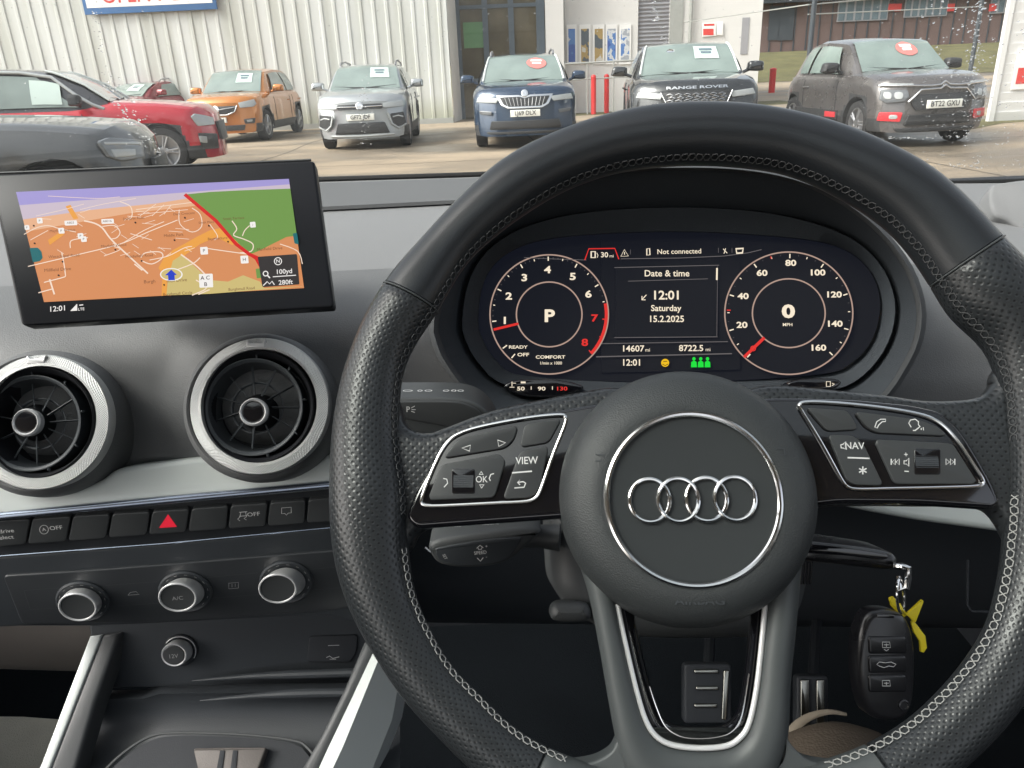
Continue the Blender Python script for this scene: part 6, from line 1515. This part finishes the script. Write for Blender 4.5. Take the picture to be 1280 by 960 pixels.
tubef(fin, [(-.44, .79, .025), (0, .74, .035), (.44, .79, .025)], .012, 'grille_bar', M['rim_metal'], body)
b = B(); b.lathe(Pl(Vector((0, -.03, .75)), Vector((1, 0, 0)), Vector((0, 0, 1))), (0, 0), [(.085, -.01), (.085, .010), (.07, .014), (.06, .006)], seg=24, pxl=False); fin(b, 'badge', M['chrome'], body, cut=False)
fs('fog_surround', [[(.58, .52), (.82, .54), (.78, .42), (.60, .42)]], M['grille'], mirror=True); fs('fog_light', [[(.64, .50), (.76, .51), (.75, .46), (.65, .45)]], M['lamp'], mirror=True, o1=.02)
fs('lower_grille', [[(-.60, .40), (.60, .40), (.56, .28), (-.56, .28)]], M['grille'])

# dark red estate behind
p = G(120, 178); pt = paint('maroon_paint', (.23, .025, .035), .28, .3)
r_, body, fs, fin, FPn, warp, side, top = car('parked_car', 'dark red SUV parked behind the brighter red car', p, -22, dict(W=1.80, L=4.0, H=1.48, zh=.92, zw=1.08, belt=1.06, rails=1, wr=.35, card=('white', .3, .5, .6, .45)), pt)
fs('headlight', [[(.50, .88), (.82, .92), (.84, .80), (.54, .78)]], M['lamp'], mirror=True); fs('grille', [[(-.44, .84), (.44, .84), (.40, .64), (-.40, .64)]], M['grille'])

# bright red crossover, side-on
p = Vector((at_z(293, 207).x, at_z(250, 210).y, 0)); pt = paint('red_paint_gloss', (.50, .02, .035), .2, .2)
r_, body, fs, fin, FPn, warp, side, top = car('parked_car', 'bright red crossover with a dark roof and chrome window line, side-on', p + Vector((0, .0, 0)), 103, dict(W=1.78, L=4.1, H=1.62, zh=.97, zw=1.10, belt=1.04, wr=.36, hl=1.45, y2=2.35, y3=3.4, y4=4.1, nose=.34, rake=.35), pt, roofm=paint('dark_roof', (.05, .05, .055)), det=dict(mirror=M['black_trim'], bright=1))
fs('headlight', [[(.48, .80), (.80, .88), (.87, .84), (.84, .70), (.54, .70)]], M['lamp'], mirror=True, o1=.02); fs('grille', [[(-.40, .74), (.40, .74), (.36, .46), (-.36, .46)]], M['grille'])
fs('fog_surround', [[(.52, .56), (.86, .60), (.84, .36), (.54, .34)]], M['grille'], mirror=True); fs('fog_light', [[(.76, .54), (.86, .56), (.85, .46), (.77, .44)]], M['lamp'], mirror=True, o1=.025)
for s in (1, -1):
    b = B(); b.tube([side(s, y, t, .03) for y, t in ((1.55, .05), (1.7, .30), (1.9, .58), (2.2, .93), (2.6, .97), (3.0, .97), (3.4, .95))], .024, seg=8); link('chrome_strip', b, M['lamp'], r_, local=True)
    b = B(); b.loft([[side(s, y, t, .02) for y in (2.1, 2.3, 2.5)] for t in (.2, .5, .8)], closed=False); link('window_card', b, M['card_white'], r_, local=True)

# dark grey car nearest the viewer
yy_ = at_z(100, 330).y + .85; p = Vector((at_y(207, 200, yy_).x, yy_, 0)); pt = paint('graphite_paint', (.060, .063, .066), .38, .3)
r_, body, fs, fin, FPn, warp, side, top = car('parked_car', 'dark grey car cut off by the photo edge, only its bonnet and headlight showing', p, 107, dict(W=1.82, L=4.5, H=1.50, zh=.99, zw=1.09, belt=1.05, wr=.38, fa=.66, hl=1.4, y2=2.3, y3=3.4, y4=4.3, nose=.30, rake=.3), pt)
fs('headlight', [[(.46, .88), (.80, .93), (.885, .91), (.87, .80), (.80, .76), (.56, .76)]], M['lamp_dark'], mirror=True, o1=.02); fs('headlight_strip', [[(.50, .87), (.86, .905), (.86, .885), (.52, .85)], [(.62, .83), (.84, .85), (.84, .79), (.66, .78)]], M['lamp'], mirror=True, o1=.026, rnd=.008); fs('grille', [[(-.40, .74), (.40, .74), (.42, .56), (.34, .40), (-.34, .40), (-.42, .56)]], M['grille'])
fs('fog_surround', [[(.54, .56), (.86, .58), (.84, .40), (.56, .38)]], M['lamp_dark'], mirror=True)

# ================================================================ camera, light, world
cam = bpy.data.cameras.new('camera'); co = bpy.data.objects.new('camera', cam); C.objects.link(co)
cam.sensor_width = 36; cam.lens = 27; cam.clip_start = .02; cam.clip_end = 2000
rm = Matrix((CR, CU, -CF)).transposed(); co.matrix_world = Matrix.Translation(CAM) @ rm.to_4x4()
bpy.context.scene.camera = co
SUN_EL, SUN_AZ = 42.0, -112.0      # azimuth from +Y (ahead) towards +X
sd = Vector((math.sin(R(SUN_AZ)) * math.cos(R(SUN_EL)), math.cos(R(SUN_AZ)) * math.cos(R(SUN_EL)), math.sin(R(SUN_EL))))
s = bpy.data.lights.new('sun', 'SUN'); s.energy = 1.0; s.angle = R(25); s.color = (1, .98, .95)
so = bpy.data.objects.new('sun', s); C.objects.link(so); so.rotation_euler = (-sd).to_track_quat('-Z', 'Y').to_euler(); so.location = (0, 5, 12)
w = bpy.data.worlds.new('World'); bpy.context.scene.world = w; w.use_nodes = True; N = w.node_tree.nodes; L = w.node_tree.links
sk = N.new('ShaderNodeTexSky'); sk.sky_type = 'NISHITA'; sk.sun_disc = False; sk.sun_elevation = R(SUN_EL); sk.sun_rotation = R(SUN_AZ); sk.dust_density = 6; sk.air_density = 1.0; sk.ozone_density = .6
hs_ = N.new('ShaderNodeHueSaturation'); hs_.inputs['Saturation'].default_value = .35; L.new(sk.outputs[0], hs_.inputs['Color']); L.new(hs_.outputs[0], N['Background'].inputs[0]); N['Background'].inputs[1].default_value = .15
sc = bpy.context.scene; sc.view_settings.view_transform = 'Standard'; sc.view_settings.look = 'None'; sc.view_settings.exposure = EXPO; sc.view_settings.gamma = 1
sc.cycles.max_bounces = 8; sc.cycles.transparent_max_bounces = 12; sc.cycles.caustics_reflective = False; sc.cycles.caustics_refractive = False
sc.cycles.sample_clamp_indirect = 6; sc.cycles.use_denoising = True
for o in bpy.data.objects:
    if o.get('kind') is None and o.parent is None and o.type in ('MESH', 'EMPTY'): o['kind'] = 'thing'
